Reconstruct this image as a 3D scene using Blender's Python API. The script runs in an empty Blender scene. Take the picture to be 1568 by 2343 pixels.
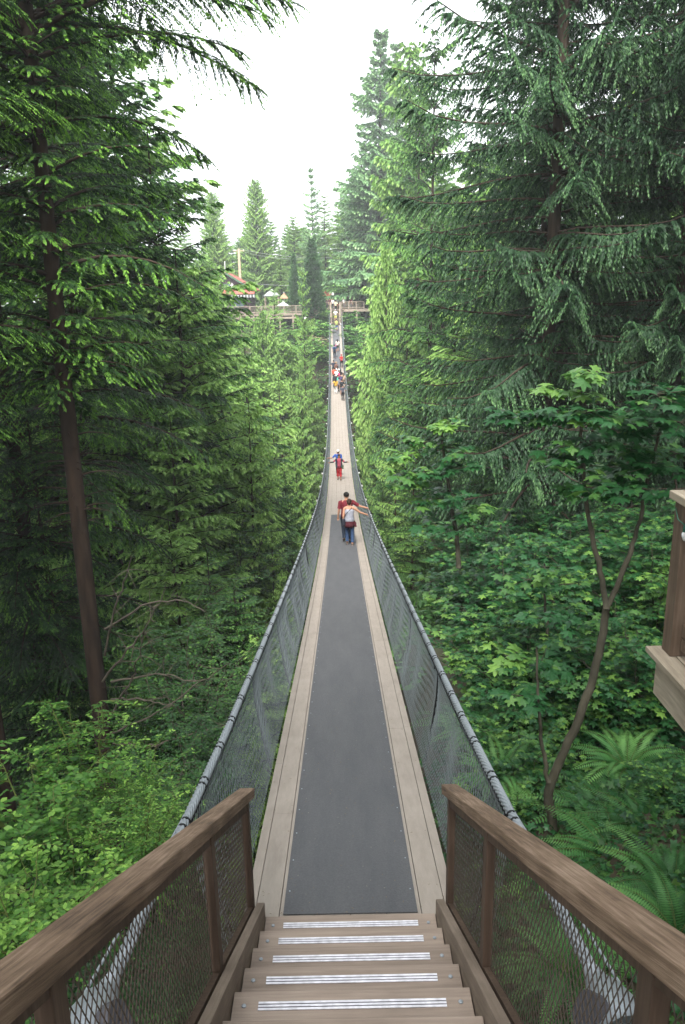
import bpy, bmesh, math, random
import numpy as np
from math import radians, sin, cos, pi
from mathutils import Vector, Matrix, Euler

sc = bpy.context.scene
# ------------------------------------------------------------------ camera, sky, sun, exposure
PITCH, ROLL = radians(15.1), .02
cd = bpy.data.cameras.new('camera'); cam = bpy.data.objects.new('camera', cd)
sc.collection.objects.link(cam); sc.camera = cam
cd.sensor_fit = 'VERTICAL'; cd.sensor_height = 24.0; cd.lens = 24 * 1780 / 2343.0
cd.clip_start = .05; cd.clip_end = 3000
cam.matrix_world = Matrix.Rotation(pi/2 - PITCH, 4, 'X') @ Matrix.Rotation(-ROLL, 4, 'Z')

SUN_EL, SUN_AZ = radians(50), radians(188)          # azimuth measured from +Y towards +X
w = bpy.data.worlds.new('World'); sc.world = w; w.use_nodes = True
nt = w.node_tree; bg = nt.nodes['Background']
sky = nt.nodes.new('ShaderNodeTexSky'); sky.sky_type = 'NISHITA'; sky.sun_disc = False
sky.sun_elevation = SUN_EL; sky.sun_rotation = SUN_AZ
sky.air_density = 1.0; sky.dust_density = 5.0; sky.ozone_density = 1.0
hs = nt.nodes.new('ShaderNodeHueSaturation'); hs.inputs['Saturation'].default_value = .22
nt.links.new(sky.outputs[0], hs.inputs['Color'])
cl = nt.nodes.new('ShaderNodeMix'); cl.data_type = 'RGBA'; cl.inputs[0].default_value = .65     # even veil of bright cloud over the clear sky
cl.inputs[7].default_value = (6.2, 6.5, 6.7, 1); nt.links.new(hs.outputs[0], cl.inputs[6]); nt.links.new(cl.outputs[2], bg.inputs[0])
bg.inputs[1].default_value = .15
sl = bpy.data.lights.new('sun', 'SUN'); sl.energy = 2.2; sl.angle = radians(14); sl.color = (1, .96, .9)
so = bpy.data.objects.new('sun', sl); sc.collection.objects.link(so)
sd = Vector((sin(SUN_AZ)*cos(SUN_EL), cos(SUN_AZ)*cos(SUN_EL), sin(SUN_EL)))
so.rotation_euler = sd.to_track_quat('Z', 'Y').to_euler()
sc.view_settings.view_transform = 'Standard'; sc.view_settings.look = 'None'
sc.view_settings.exposure = 1.72; sc.view_settings.gamma = 1.0

# ------------------------------------------------------------------ helpers
F = 1780.
def ray(x, y):
    x = (x - 784)/F; y = (y - 1171.5)/F
    u = x*cos(ROLL) - y*sin(ROLL); v = x*sin(ROLL) + y*cos(ROLL)
    return np.array([u, cos(PITCH) - v*sin(PITCH), -sin(PITCH) - v*cos(PITCH)])
def at(x, y, h):
    r = ray(x, y); return r*h/r[1]
def lin(c):
    if isinstance(c, str): c = [int(c[i:i+2], 16)/255 for i in (0, 2, 4)]
    return tuple(v/12.92 if v <= .04045 else ((v + .055)/1.055)**2.4 for v in c) + (1,)
link = sc.collection.objects.link
def tag(o, label=None, cat=None, group=None, kind=None):
    if label: o['label'] = label
    if cat: o['category'] = cat
    if group: o['group'] = group
    if kind: o['kind'] = kind
    return o
def empty(name, loc=(0, 0, 0), rz=0.0, sc_=1.0):
    o = bpy.data.objects.new(name, None); link(o); o.location = loc; o.rotation_euler = (0, 0, rz)
    o.scale = (sc_,)*3 if isinstance(sc_, (int, float)) else sc_
    o.empty_display_size = .1
    return o
def copy_tree(o, parent=None):
    c = o.copy(); link(c); c.parent = parent
    for ch in o.children: copy_tree(ch, c)
    return c

class MB:
    """collects geometry, builds ONE mesh object"""
    def __init__(s): s.V = []; s.F = []; s.n = 0; s.T = []; s.U = False
    def add(s, V, Fc, tint=None):
        V = np.asarray(V, dtype=np.float32).reshape(-1, 3)
        s.V.append(V)
        if isinstance(Fc, np.ndarray): s.F.append(Fc + s.n)
        else: s.F.append([[i + s.n for i in f] for f in Fc])
        if tint is None: tint = np.full(len(V), .5, dtype=np.float32)
        s.T.append(np.broadcast_to(np.asarray(tint, dtype=np.float32), (len(V),)))
        s.n += len(V)
        return s
    def box(s, c, d, R=None, tint=None, taper=None):
        x, y, z = [v/2 for v in d]
        V = np.array([(a*x, b*y, e*z) for e in (-1, 1) for a, b in ((-1, -1), (1, -1), (1, 1), (-1, 1))], dtype=float)
        if taper is not None: V[4:, :2] *= taper
        if R is not None: V = V @ np.array(R.to_3x3() if hasattr(R, 'to_3x3') else R).T
        V = V + np.array(c)
        return s.add(V, [(3, 2, 1, 0), (4, 5, 6, 7), (0, 1, 5, 4), (1, 2, 6, 5), (2, 3, 7, 6), (3, 0, 4, 7)], tint)
    def bar(s, p, q, wd, th, up=(0, 0, 1), tint=None):
        p = np.array(p, float); q = np.array(q, float); d = q - p; L = np.linalg.norm(d); d /= L
        up = np.array(up, float); sx = np.cross(d, up); sx /= np.linalg.norm(sx); u = np.cross(sx, d)
        R = np.stack([sx, d, u], 1)
        return s.box((p + q)/2, (wd, L, th), R, tint)
    def tube(s, P, r, n=6, cap=True, tint=None):
        P = np.asarray(P, float); m = len(P); r = np.broadcast_to(np.asarray(r, float), (m,))
        T = np.gradient(P, axis=0); T /= (np.linalg.norm(T, axis=1)[:, None] + 1e-9)
        ref = np.array([0, 0, 1.]) if abs(T[0, 2]) < .8 else np.array([1., 0, 0])
        S = np.cross(T, ref); S /= (np.linalg.norm(S, axis=1)[:, None] + 1e-9); B = np.cross(S, T)
        a = np.arange(n)*2*pi/n
        V = P[:, None] + r[:, None, None]*(np.cos(a)[None, :, None]*S[:, None] + np.sin(a)[None, :, None]*B[:, None])
        i = np.arange(m - 1)[:, None]*n; j = np.arange(n)[None]; k = (j + 1) % n
        Q = np.stack([i + j, i + k, i + n + k, i + n + j], -1).reshape(-1, 4)
        s.add(V.reshape(-1, 3), Q, tint)
        if cap:
            s.F.append([list(range(s.n - n*m, s.n - n*m + n)), list(range(s.n - 1, s.n - n - 1, -1))])
        return s
    def lathe(s, prof, n=12, c=(0, 0, 0), tint=None):
        a = np.arange(n)*2*pi/n; V = []
        for r, z in prof:
            V.append(np.stack([r*np.cos(a), r*np.sin(a), np.full(n, z)], 1))
        m = len(prof); i = np.arange(m - 1)[:, None]*n; j = np.arange(n)[None]; k = (j + 1) % n
        Q = np.stack([i + j, i + k, i + n + k, i + n + j], -1).reshape(-1, 4)
        s.add(np.concatenate(V) + np.array(c), Q, tint)
        s.F.append([list(range(s.n - n*m, s.n - n*m + n))[::-1], list(range(s.n - n, s.n))]); return s
    def ball(s, c, r, n=10, m=7, tint=None):
        r = np.broadcast_to(np.asarray(r, float), (3,))
        a = np.arange(n)*2*pi/n; ph = np.linspace(-pi/2 + .12, pi/2 - .12, m)
        V = np.stack([np.cos(ph)[:, None]*np.cos(a)[None], np.cos(ph)[:, None]*np.sin(a)[None], np.sin(ph)[:, None]*np.ones(n)[None]], -1).reshape(-1, 3)*r + np.array(c)
        i = np.arange(m - 1)[:, None]*n; j = np.arange(n)[None]; k = (j + 1) % n
        Q = np.stack([i + j, i + k, i + n + k, i + n + j], -1).reshape(-1, 4)
        s.add(V, Q, tint)
        s.F.append([list(range(s.n - n*m, s.n - n*m + n))[::-1], list(range(s.n - n, s.n))]); return s
    def poly(s, pts, tint=None): return s.add(pts, [list(range(len(pts)))], tint)
    def prism(s, pts, d, tint=None):
        pts = np.array(pts, float); n = len(pts); d = np.array(d, float)
        Fc = [list(range(n))[::-1], list(range(n, 2*n))] + [[i, (i+1) % n, n + (i+1) % n, n + i] for i in range(n)]
        return s.add(np.concatenate([pts, pts + d]), Fc, tint)
    def leaves(s, tmpl, P, D, N, L, Wd, tint):
        """tmpl=(verts k,3 [along,side,up], faces array); P,D,N (n,3)"""
        tv, tf = tmpl; n = len(P)
        if n == 0: return s
        D = D/(np.linalg.norm(D, axis=1)[:, None] + 1e-9)
        S = np.cross(N, D); S /= (np.linalg.norm(S, axis=1)[:, None] + 1e-9); U = np.cross(D, S)
        L = np.broadcast_to(L, (n,))[:, None, None]; Wd = np.broadcast_to(Wd, (n,))[:, None, None]
        V = P[:, None] + tv[None, :, 0:1]*L*D[:, None] + tv[None, :, 1:2]*Wd*S[:, None] + tv[None, :, 2:3]*Wd*U[:, None]
        k = len(tv); off = (np.arange(n)*k)[:, None, None]
        s.add(V.reshape(-1, 3), (tf[None] + off).reshape(-1, tf.shape[1]), np.repeat(np.broadcast_to(tint, (n,)), k)); return s
    def build(s, name, mat, parent=None, smooth=False, bevel=0):
        V = np.concatenate(s.V); me = bpy.data.meshes.new(name)
        idx = []; cnt = []
        for f in s.F:
            if isinstance(f, np.ndarray): idx.append(f.reshape(-1)); cnt.append(np.full(len(f), f.shape[1]))
            else:
                for g in f: idx.append(np.array(g)); cnt.append(np.array([len(g)]))
        idx = np.concatenate(idx).astype(np.int32); cnt = np.concatenate(cnt).astype(np.int32)
        me.vertices.add(len(V)); me.vertices.foreach_set('co', V.reshape(-1).astype(np.float32))
        me.loops.add(len(idx)); me.loops.foreach_set('vertex_index', idx)
        st = np.concatenate([[0], np.cumsum(cnt)[:-1]]).astype(np.int32)
        me.polygons.add(len(cnt)); me.polygons.foreach_set('loop_start', st); me.polygons.foreach_set('loop_total', cnt)
        me.polygons.foreach_set('use_smooth', np.full(len(cnt), bool(smooth)))
        at_ = me.attributes.new('tint', 'FLOAT', 'POINT'); at_.data.foreach_set('value', np.concatenate(s.T))
        me.update(calc_edges=True); me.validate()
        me.materials.append(mat)
        o = bpy.data.objects.new(name, me); link(o)
        if parent is not None: o.parent = parent
        if bevel:
            b = o.modifiers.new('bevel', 'BEVEL'); b.width = bevel; b.segments = 2; b.limit_method = 'ANGLE'
        return o

# ------------------------------------------------------------------ materials
def mat_base(name):
    m = bpy.data.materials.new(name); m.use_nodes = True
    return m, m.node_tree, m.node_tree.nodes['Principled BSDF']
def plain(name, col, rough=.7, metal=0, noise=.15, scale=8, stretch=(1, 1, 1), bump=0, spec=.3):
    m, t, b = mat_base(name); L = t.links.new
    b.inputs['Roughness'].default_value = rough; b.inputs['Metallic'].default_value = metal
    b.inputs['Specular IOR Level'].default_value = spec
    tc = t.nodes.new('ShaderNodeTexCoord'); mp = t.nodes.new('ShaderNodeMapping'); mp.inputs['Scale'].default_value = stretch
    nz = t.nodes.new('ShaderNodeTexNoise'); nz.inputs['Scale'].default_value = scale; nz.inputs['Detail'].default_value = 5
    L(tc.outputs['Object'], mp.inputs[0]); L(mp.outputs[0], nz.inputs['Vector'])
    r = t.nodes.new('ShaderNodeValToRGB'); c = lin(col)
    r.color_ramp.elements[0].position = .3; r.color_ramp.elements[1].position = .7
    r.color_ramp.elements[0].color = tuple(v*(1 - noise) for v in c[:3]) + (1,)
    r.color_ramp.elements[1].color = tuple(min(1, v*(1 + noise)) for v in c[:3]) + (1,)
    L(nz.outputs['Fac'], r.inputs[0]); L(r.outputs[0], b.inputs['Base Color'])
    if bump:
        bp = t.nodes.new('ShaderNodeBump'); bp.inputs['Strength'].default_value = bump; bp.inputs['Distance'].default_value = .01
        L(nz.outputs['Fac'], bp.inputs['Height']); L(bp.outputs[0], b.inputs['Normal'])
    return m
def wood(name, cols, grain=(30, 1.2, 30), scale=1.5, rough=.75, planks=None, bump=.35, knots=False, rot=0.0, var=.28):
    """grain runs along object Y; planks=(width) gives per-board variation across X"""
    m, t, b = mat_base(name); L = t.links.new
    b.inputs['Roughness'].default_value = rough; b.inputs['Specular IOR Level'].default_value = .25
    tc = t.nodes.new('ShaderNodeTexCoord'); mp = t.nodes.new('ShaderNodeMapping'); mp.inputs['Scale'].default_value = grain
    nz = t.nodes.new('ShaderNodeTexNoise'); nz.inputs['Scale'].default_value = scale; nz.inputs['Detail'].default_value = 8; nz.inputs['Roughness'].default_value = .65
    rm = t.nodes.new('ShaderNodeMapping'); rm.inputs['Rotation'].default_value = (rot, 0, 0); L(tc.outputs['Object'], rm.inputs[0])
    L(rm.outputs[0], mp.inputs[0]); L(mp.outputs[0], nz.inputs['Vector'])
    n2 = t.nodes.new('ShaderNodeTexNoise'); n2.inputs['Scale'].default_value = 2.2; n2.inputs['Detail'].default_value = 4
    L(tc.outputs['Object'], n2.inputs['Vector'])
    mx = t.nodes.new('ShaderNodeMath'); mx.operation = 'ADD'
    m1 = t.nodes.new('ShaderNodeMath'); m1.operation = 'MULTIPLY'; m1.inputs[1].default_value = .6; L(nz.outputs['Fac'], m1.inputs[0])
    m2 = t.nodes.new('ShaderNodeMath'); m2.operation = 'MULTIPLY'; m2.inputs[1].default_value = .4; L(n2.outputs['Fac'], m2.inputs[0])
    L(m1.outputs[0], mx.inputs[0]); L(m2.outputs[0], mx.inputs[1])
    r = t.nodes.new('ShaderNodeValToRGB'); L(mx.outputs[0], r.inputs[0])
    e = r.color_ramp.elements; e[0].position = .32; e[0].color = lin(cols[0]); e[1].position = .68; e[1].color = lin(cols[2])
    k = e.new(.5); k.color = lin(cols[1])
    # tint attribute: per-board value
    a = t.nodes.new('ShaderNodeAttribute'); a.attribute_name = 'tint'
    v = t.nodes.new('ShaderNodeHueSaturation'); L(r.outputs[0], v.inputs['Color'])
    mr = t.nodes.new('ShaderNodeMapRange'); mr.inputs[3].default_value = 1 - var; mr.inputs[4].default_value = 1 + var
    L(a.outputs['Fac'], mr.inputs[0]); L(mr.outputs[0], v.inputs['Value'])
    col = v.outputs[0]
    if knots:
        vo = t.nodes.new('ShaderNodeTexVoronoi'); vo.inputs['Scale'].default_value = 1.0
        mk = t.nodes.new('ShaderNodeMapping'); mk.inputs['Scale'].default_value = (6, 2.2, 6)
        L(tc.outputs['Object'], mk.inputs[0]); L(mk.outputs[0], vo.inputs['Vector'])
        kr = t.nodes.new('ShaderNodeValToRGB'); kr.color_ramp.elements[0].position = .05; kr.color_ramp.elements[0].color = (.35, .3, .27, 1)
        kr.color_ramp.elements[1].position = .1; kr.color_ramp.elements[1].color = (1, 1, 1, 1)
        L(vo.outputs['Distance'], kr.inputs[0])
        mm = t.nodes.new('ShaderNodeMix'); mm.data_type = 'RGBA'; mm.blend_type = 'MULTIPLY'; mm.inputs[0].default_value = .28
        L(col, mm.inputs[6]); L(kr.outputs[0], mm.inputs[7]); col = mm.outputs[2]
    L(col, b.inputs['Base Color'])
    bp = t.nodes.new('ShaderNodeBump'); bp.inputs['Strength'].default_value = bump; bp.inputs['Distance'].default_value = .004
    L(nz.outputs['Fac'], bp.inputs['Height']); L(bp.outputs[0], b.inputs['Normal'])
    return m
def leafmat(name, c0, c1, c2, rough=.5, trans=.38, big=.5):
    """c0 dark, c1 mid, c2 young growth; tint attribute picks between them, object-space noise varies clumps"""
    m, t, b = mat_base(name); L = t.links.new
    a = t.nodes.new('ShaderNodeAttribute'); a.attribute_name = 'tint'
    tc = t.nodes.new('ShaderNodeTexCoord'); nz = t.nodes.new('ShaderNodeTexNoise'); nz.inputs['Scale'].default_value = big; nz.inputs['Detail'].default_value = 2
    L(tc.outputs['Object'], nz.inputs['Vector'])
    mr = t.nodes.new('ShaderNodeMapRange'); mr.inputs[1].default_value = .3; mr.inputs[2].default_value = .7; mr.inputs[3].default_value = -.22; mr.inputs[4].default_value = .22
    L(nz.outputs['Fac'], mr.inputs[0])
    ad = t.nodes.new('ShaderNodeMath'); ad.operation = 'ADD'; L(a.outputs['Fac'], ad.inputs[0]); L(mr.outputs[0], ad.inputs[1])
    oi = t.nodes.new('ShaderNodeObjectInfo')
    mo = t.nodes.new('ShaderNodeMapRange'); mo.inputs[3].default_value = -.12; mo.inputs[4].default_value = .12; L(oi.outputs['Random'], mo.inputs[0])
    a2 = t.nodes.new('ShaderNodeMath'); a2.operation = 'ADD'; L(ad.outputs[0], a2.inputs[0]); L(mo.outputs[0], a2.inputs[1])
    r = t.nodes.new('ShaderNodeValToRGB'); L(a2.outputs[0], r.inputs[0])
    e = r.color_ramp.elements; e[0].position = .05; e[0].color = lin(c0); e[1].position = .95; e[1].color = lin(c2)
    k = e.new(.5); k.color = lin(c1)
    L(r.outputs[0], b.inputs['Base Color']); b.inputs['Roughness'].default_value = rough; b.inputs['Specular IOR Level'].default_value = .35
    tr = t.nodes.new('ShaderNodeBsdfTranslucent'); L(r.outputs[0], tr.inputs['Color'])
    ms = t.nodes.new('ShaderNodeMixShader'); ms.inputs[0].default_value = trans
    L(b.outputs[0], ms.inputs[1]); L(tr.outputs[0], ms.inputs[2]); L(ms.outputs[0], t.nodes['Material Output'].inputs[0])
    return m

M = {}
M['deck'] = wood('weathered planks', ('857c74', '90877e', '998f86'), grain=(14, .8, 14), bump=.2, knots=True, var=.05)
M['tread'] = wood('stair planks', ('73675d', '887a6f', '9a8c80'), grain=(1.0, 22, 22), knots=False)
M['stringer'] = wood('stringer wood', ('65584d', '786a5e', '8c7d70'), grain=(20, 1.4, 20), rot=math.atan(.6))
M['rail'] = wood('stained handrail', ('3a2e26', '6f5b4b', '978271'), grain=(46, 1.3, 46), scale=2.0, knots=True, bump=1.0, rot=math.atan(.6))
M['post'] = wood('stained post', ('382c24', '4e3f35', '625145'), grain=(26, 26, 1.2))
M['oldwood'] = wood('grey weathered timber', ('6d6355', '8b8070', 'a89d8c'), grain=(18, 1.4, 18))
M['oldpost'] = wood('brown cedar post', ('40342a', '54463a', '66574a'), grain=(22, 22, 1.2))
M['farwood'] = plain('far timber', '8d8072', noise=.2, scale=3)
def rubber():
    m = plain('rubber matting', '525356', rough=.9, noise=.13, scale=70, bump=.3); t = m.node_tree; b = t.nodes['Principled BSDF']; L = t.links.new
    src = b.inputs['Base Color'].links[0].from_socket; tc = t.nodes.new('ShaderNodeTexCoord')
    mp = t.nodes.new('ShaderNodeMapping'); mp.inputs['Scale'].default_value = (2.2, .35, 1); nz = t.nodes.new('ShaderNodeTexNoise'); nz.inputs['Scale'].default_value = 2.2; nz.inputs['Detail'].default_value = 9; nz.inputs['Roughness'].default_value = .7
    L(tc.outputs['Object'], mp.inputs[0]); L(mp.outputs[0], nz.inputs['Vector']); r = t.nodes.new('ShaderNodeValToRGB'); L(nz.outputs['Fac'], r.inputs[0])
    r.color_ramp.elements[0].position = .3; r.color_ramp.elements[0].color = (.86, .86, .87, 1); r.color_ramp.elements[1].position = .72; r.color_ramp.elements[1].color = (1.12, 1.1, 1.08, 1)
    vo = t.nodes.new('ShaderNodeTexVoronoi'); vo.inputs['Scale'].default_value = 9; L(tc.outputs['Object'], vo.inputs['Vector']); k = t.nodes.new('ShaderNodeValToRGB'); L(vo.outputs['Distance'], k.inputs[0])
    k.color_ramp.elements[0].position = .03; k.color_ramp.elements[0].color = (2.4, 2.2, 1.7, 1); k.color_ramp.elements[1].position = .06; k.color_ramp.elements[1].color = (1, 1, 1, 1)
    c = src
    for q in (r, k):
        mm = t.nodes.new('ShaderNodeMix'); mm.data_type = 'RGBA'; mm.blend_type = 'MULTIPLY'; mm.inputs[0].default_value = 1; L(c, mm.inputs[6]); L(q.outputs[0], mm.inputs[7]); c = mm.outputs[2]
    L(c, b.inputs['Base Color']); return m
M['mat'] = rubber()
M['steel'] = plain('galvanised steel', '8f959b', rough=.45, metal=.4, noise=.1, scale=60)
M['wire'] = plain('galvanised wire', '6f777a', rough=.6, metal=.1, noise=.15, scale=20)
M['darkwire'] = plain('dark mesh wire', '4a4038', rough=.6, noise=.2, scale=20)
M['black'] = plain('black rubber band', '1c1d1f', rough=.6)
M['white'] = plain('white strip', 'cfced6', rough=.4, noise=.22, scale=22)
M['strip_dark'] = plain('strip groove', '46454b', rough=.6)
M['bark'] = plain('conifer bark', '32271f', rough=.95, noise=.45, scale=9, stretch=(1, 1, .18), bump=1.0)
M['cedarbark'] = plain('cedar bark', '42382f', rough=.95, noise=.4, scale=9, stretch=(1, 1, .15), bump=1.0)
M['smoothbark'] = plain('maple bark', '3e3b30', rough=.85, noise=.4, scale=7, stretch=(1, 1, .5), bump=.5)
M['deadwood'] = plain('dead branch', '4e483f', rough=.9, noise=.35, scale=6)
M['stem'] = plain('green stem', '54602f', rough=.7, noise=.2)
M['hemlock'] = leafmat('hemlock needles', '172e19', '2c5223', '7eb242', trans=.38, big=.35)
M['cedar'] = leafmat('cedar sprays', '203a26', '355838', '6b945c', trans=.34, big=.4)
M['fir'] = leafmat('fir needles', '4a743a', '78a24e', 'aaca72', trans=.38, big=.25)
M['firblue'] = leafmat('blue green fir needles', '527a50', '7aa26a', 'aacc90', trans=.34, big=.25)
M['firlight'] = leafmat('light fir needles', '547a38', '80a852', 'aacc74', trans=.38, big=.25)
M['cypress'] = leafmat('dark cypress scale leaves', '305234', '4c7a44', '74a462', trans=.2, big=.6)
M['maple'] = leafmat('maple leaves', '1b4025', '326237', '7ba34c', rough=.38, trans=.35, big=.8)
M['berry'] = leafmat('huckleberry leaves', '2a5022', '4e7c32', '96c058', rough=.45, trans=.4, big=.9)
M['fern'] = leafmat('fern fronds', '2a5028', '44783e', '78a85a', rough=.45, trans=.38, big=1.0)
M['broad'] = leafmat('broadleaf crown', '3c6834', '5e9248', '98c05c', trans=.38, big=.4)
M['shade'] = leafmat('shade-darkened shrub leaves', '1a391d', '2f5628', '648e40', trans=.3, big=.5)  # same leaf green made darker, the slope's shade put into its colour
M['darkfir'] = leafmat('shade-darkened hemlock needles', '1f3c21', '3a6430', '72a048', trans=.34, big=.3)  # darker needle copy for near rows, forest shade mixed into the colour
M['cover'] = leafmat('undergrowth', '2c4a26', '46703a', '70a04c', trans=.34, big=.5)

def terrain_mat():
    m, t, b = mat_base('forest floor'); L = t.links.new
    tc = t.nodes.new('ShaderNodeTexCoord'); nz = t.nodes.new('ShaderNodeTexNoise'); nz.inputs['Scale'].default_value = .8; nz.inputs['Detail'].default_value = 8
    L(tc.outputs['Object'], nz.inputs['Vector'])
    r = t.nodes.new('ShaderNodeValToRGB'); L(nz.outputs['Fac'], r.inputs[0]); e = r.color_ramp.elements
    e[0].position = .35; e[0].color = lin('3a3024'); e[1].position = .65; e[1].color = lin('2f4024'); k = e.new(.5); k.color = lin('443b2c')
    L(r.outputs[0], b.inputs['Base Color']); b.inputs['Roughness'].default_value = 1
    bp = t.nodes.new('ShaderNodeBump'); bp.inputs['Strength'].default_value = 1; bp.inputs['Distance'].default_value = .2
    L(nz.outputs['Fac'], bp.inputs['Height']); L(bp.outputs[0], b.inputs['Normal'])
    return m
M['ground'] = terrain_mat()

# ------------------------------------------------------------------ bridge curve, terrain
QC = [-1.2144495468151702e-07, 3.261621947296298e-05, -0.0006456747300022335, -0.18972610973075524, -3.4688815469328196]
H0, H1 = 4.785, 124.0
def dk(h): return np.polyval(QC, h)
def cx(h): return -.00003*np.asarray(h)**2
PL = np.array([(-60, -1), (-10, -2.6), (0, -3.6), (3, -5.0), (6, -7.0), (12, -12.5), (20, -19), (40, -33), (60, -42), (85, -40), (105, -27), (116, -14), (122, -8), (127, -5.0), (135, -2.9), (160, -2), (200, -2), (300, -1), (500, 3)])
PR = np.array([(-60, -1), (-10, -2.4), (0, -3.4), (3, -4.6), (8, -5.9), (15, -8.2), (26, -11.5), (40, -20), (60, -36), (85, -40), (105, -27), (116, -14), (122, -8), (127, -5.0), (135, -2.9), (160, -2), (200, -2), (300, -1), (500, 3)])
def ground(x, y):
    x = np.asarray(x, float); y = np.asarray(y, float)
    a = np.interp(y, PL[:, 0], PL[:, 1]); b = np.interp(y, PR[:, 0], PR[:, 1])
    s = np.clip((x + .5)/3.0, 0, 1); s = s*s*(3 - 2*s)
    g = a*(1 - s) + b*s
    g = g + .35*np.sin(x*.9 + 1.3)*np.sin(y*.7) *np.clip(np.abs(x)/4, 0, 1) + .6*np.sin(x*.21)*np.sin(y*.17 + 1)*np.clip(np.abs(x)/8, 0, 1)
    return g + np.where(y < 45, np.clip((x - 9)*.10, 0, 4), 0)
def build_terrain():
    xs = np.concatenate([np.linspace(-400, -32, 14), np.linspace(-30, 30, 101), np.linspace(32, 400, 14)])
    ys = np.concatenate([np.linspace(-60, -6, 10), np.linspace(-5, 45, 101), np.linspace(46, 180, 70), np.linspace(190, 500, 15)])
    X, Y = np.meshgrid(xs, ys); Z = ground(X, Y)
    n, m = X.shape; i = np.arange(n - 1)[:, None]*m; j = np.arange(m - 1)[None]
    Q = np.stack([i + j, i + j + 1, i + m + j + 1, i + m + j], -1).reshape(-1, 4)
    b = MB(); b.add(np.stack([X, Y, Z], -1).reshape(-1, 3), Q)
    tag(b.build('ground', M['ground'], smooth=True), 'brown forest floor of the gorge falling away under the bridge', None, None, 'structure')
build_terrain()

# ------------------------------------------------------------------ suspension bridge
def strip_mesh(x0, x1, h0, h1, dz, th, tint, step=.5, joints=None, b=None):
    """a long board following the sagging deck"""
    b = b or MB(); n = max(2, int((h1 - h0)/step) + 1); hh = np.linspace(h0, h1, n)
    X0 = cx(hh) + x0; X1 = cx(hh) + x1; Z = dk(hh) + dz
    V = np.stack([np.stack([X0, hh, Z], 1), np.stack([X1, hh, Z], 1), np.stack([X1, hh, Z - th], 1), np.stack([X0, hh, Z - th], 1)], 1).reshape(-1, 3)
    i = np.arange(n - 1)[:, None]*4; j = np.arange(4)[None]; k = (j + 1) % 4
    Q = np.stack([i + j, i + 4 + j, i + 4 + k, i + k], -1).reshape(-1, 4)
    b.add(V, Q, tint); b.F.append([[b.n - 4*n + q for q in (0, 1, 2, 3)], [b.n - q for q in (1, 2, 3, 4)]])
    return b
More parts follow.
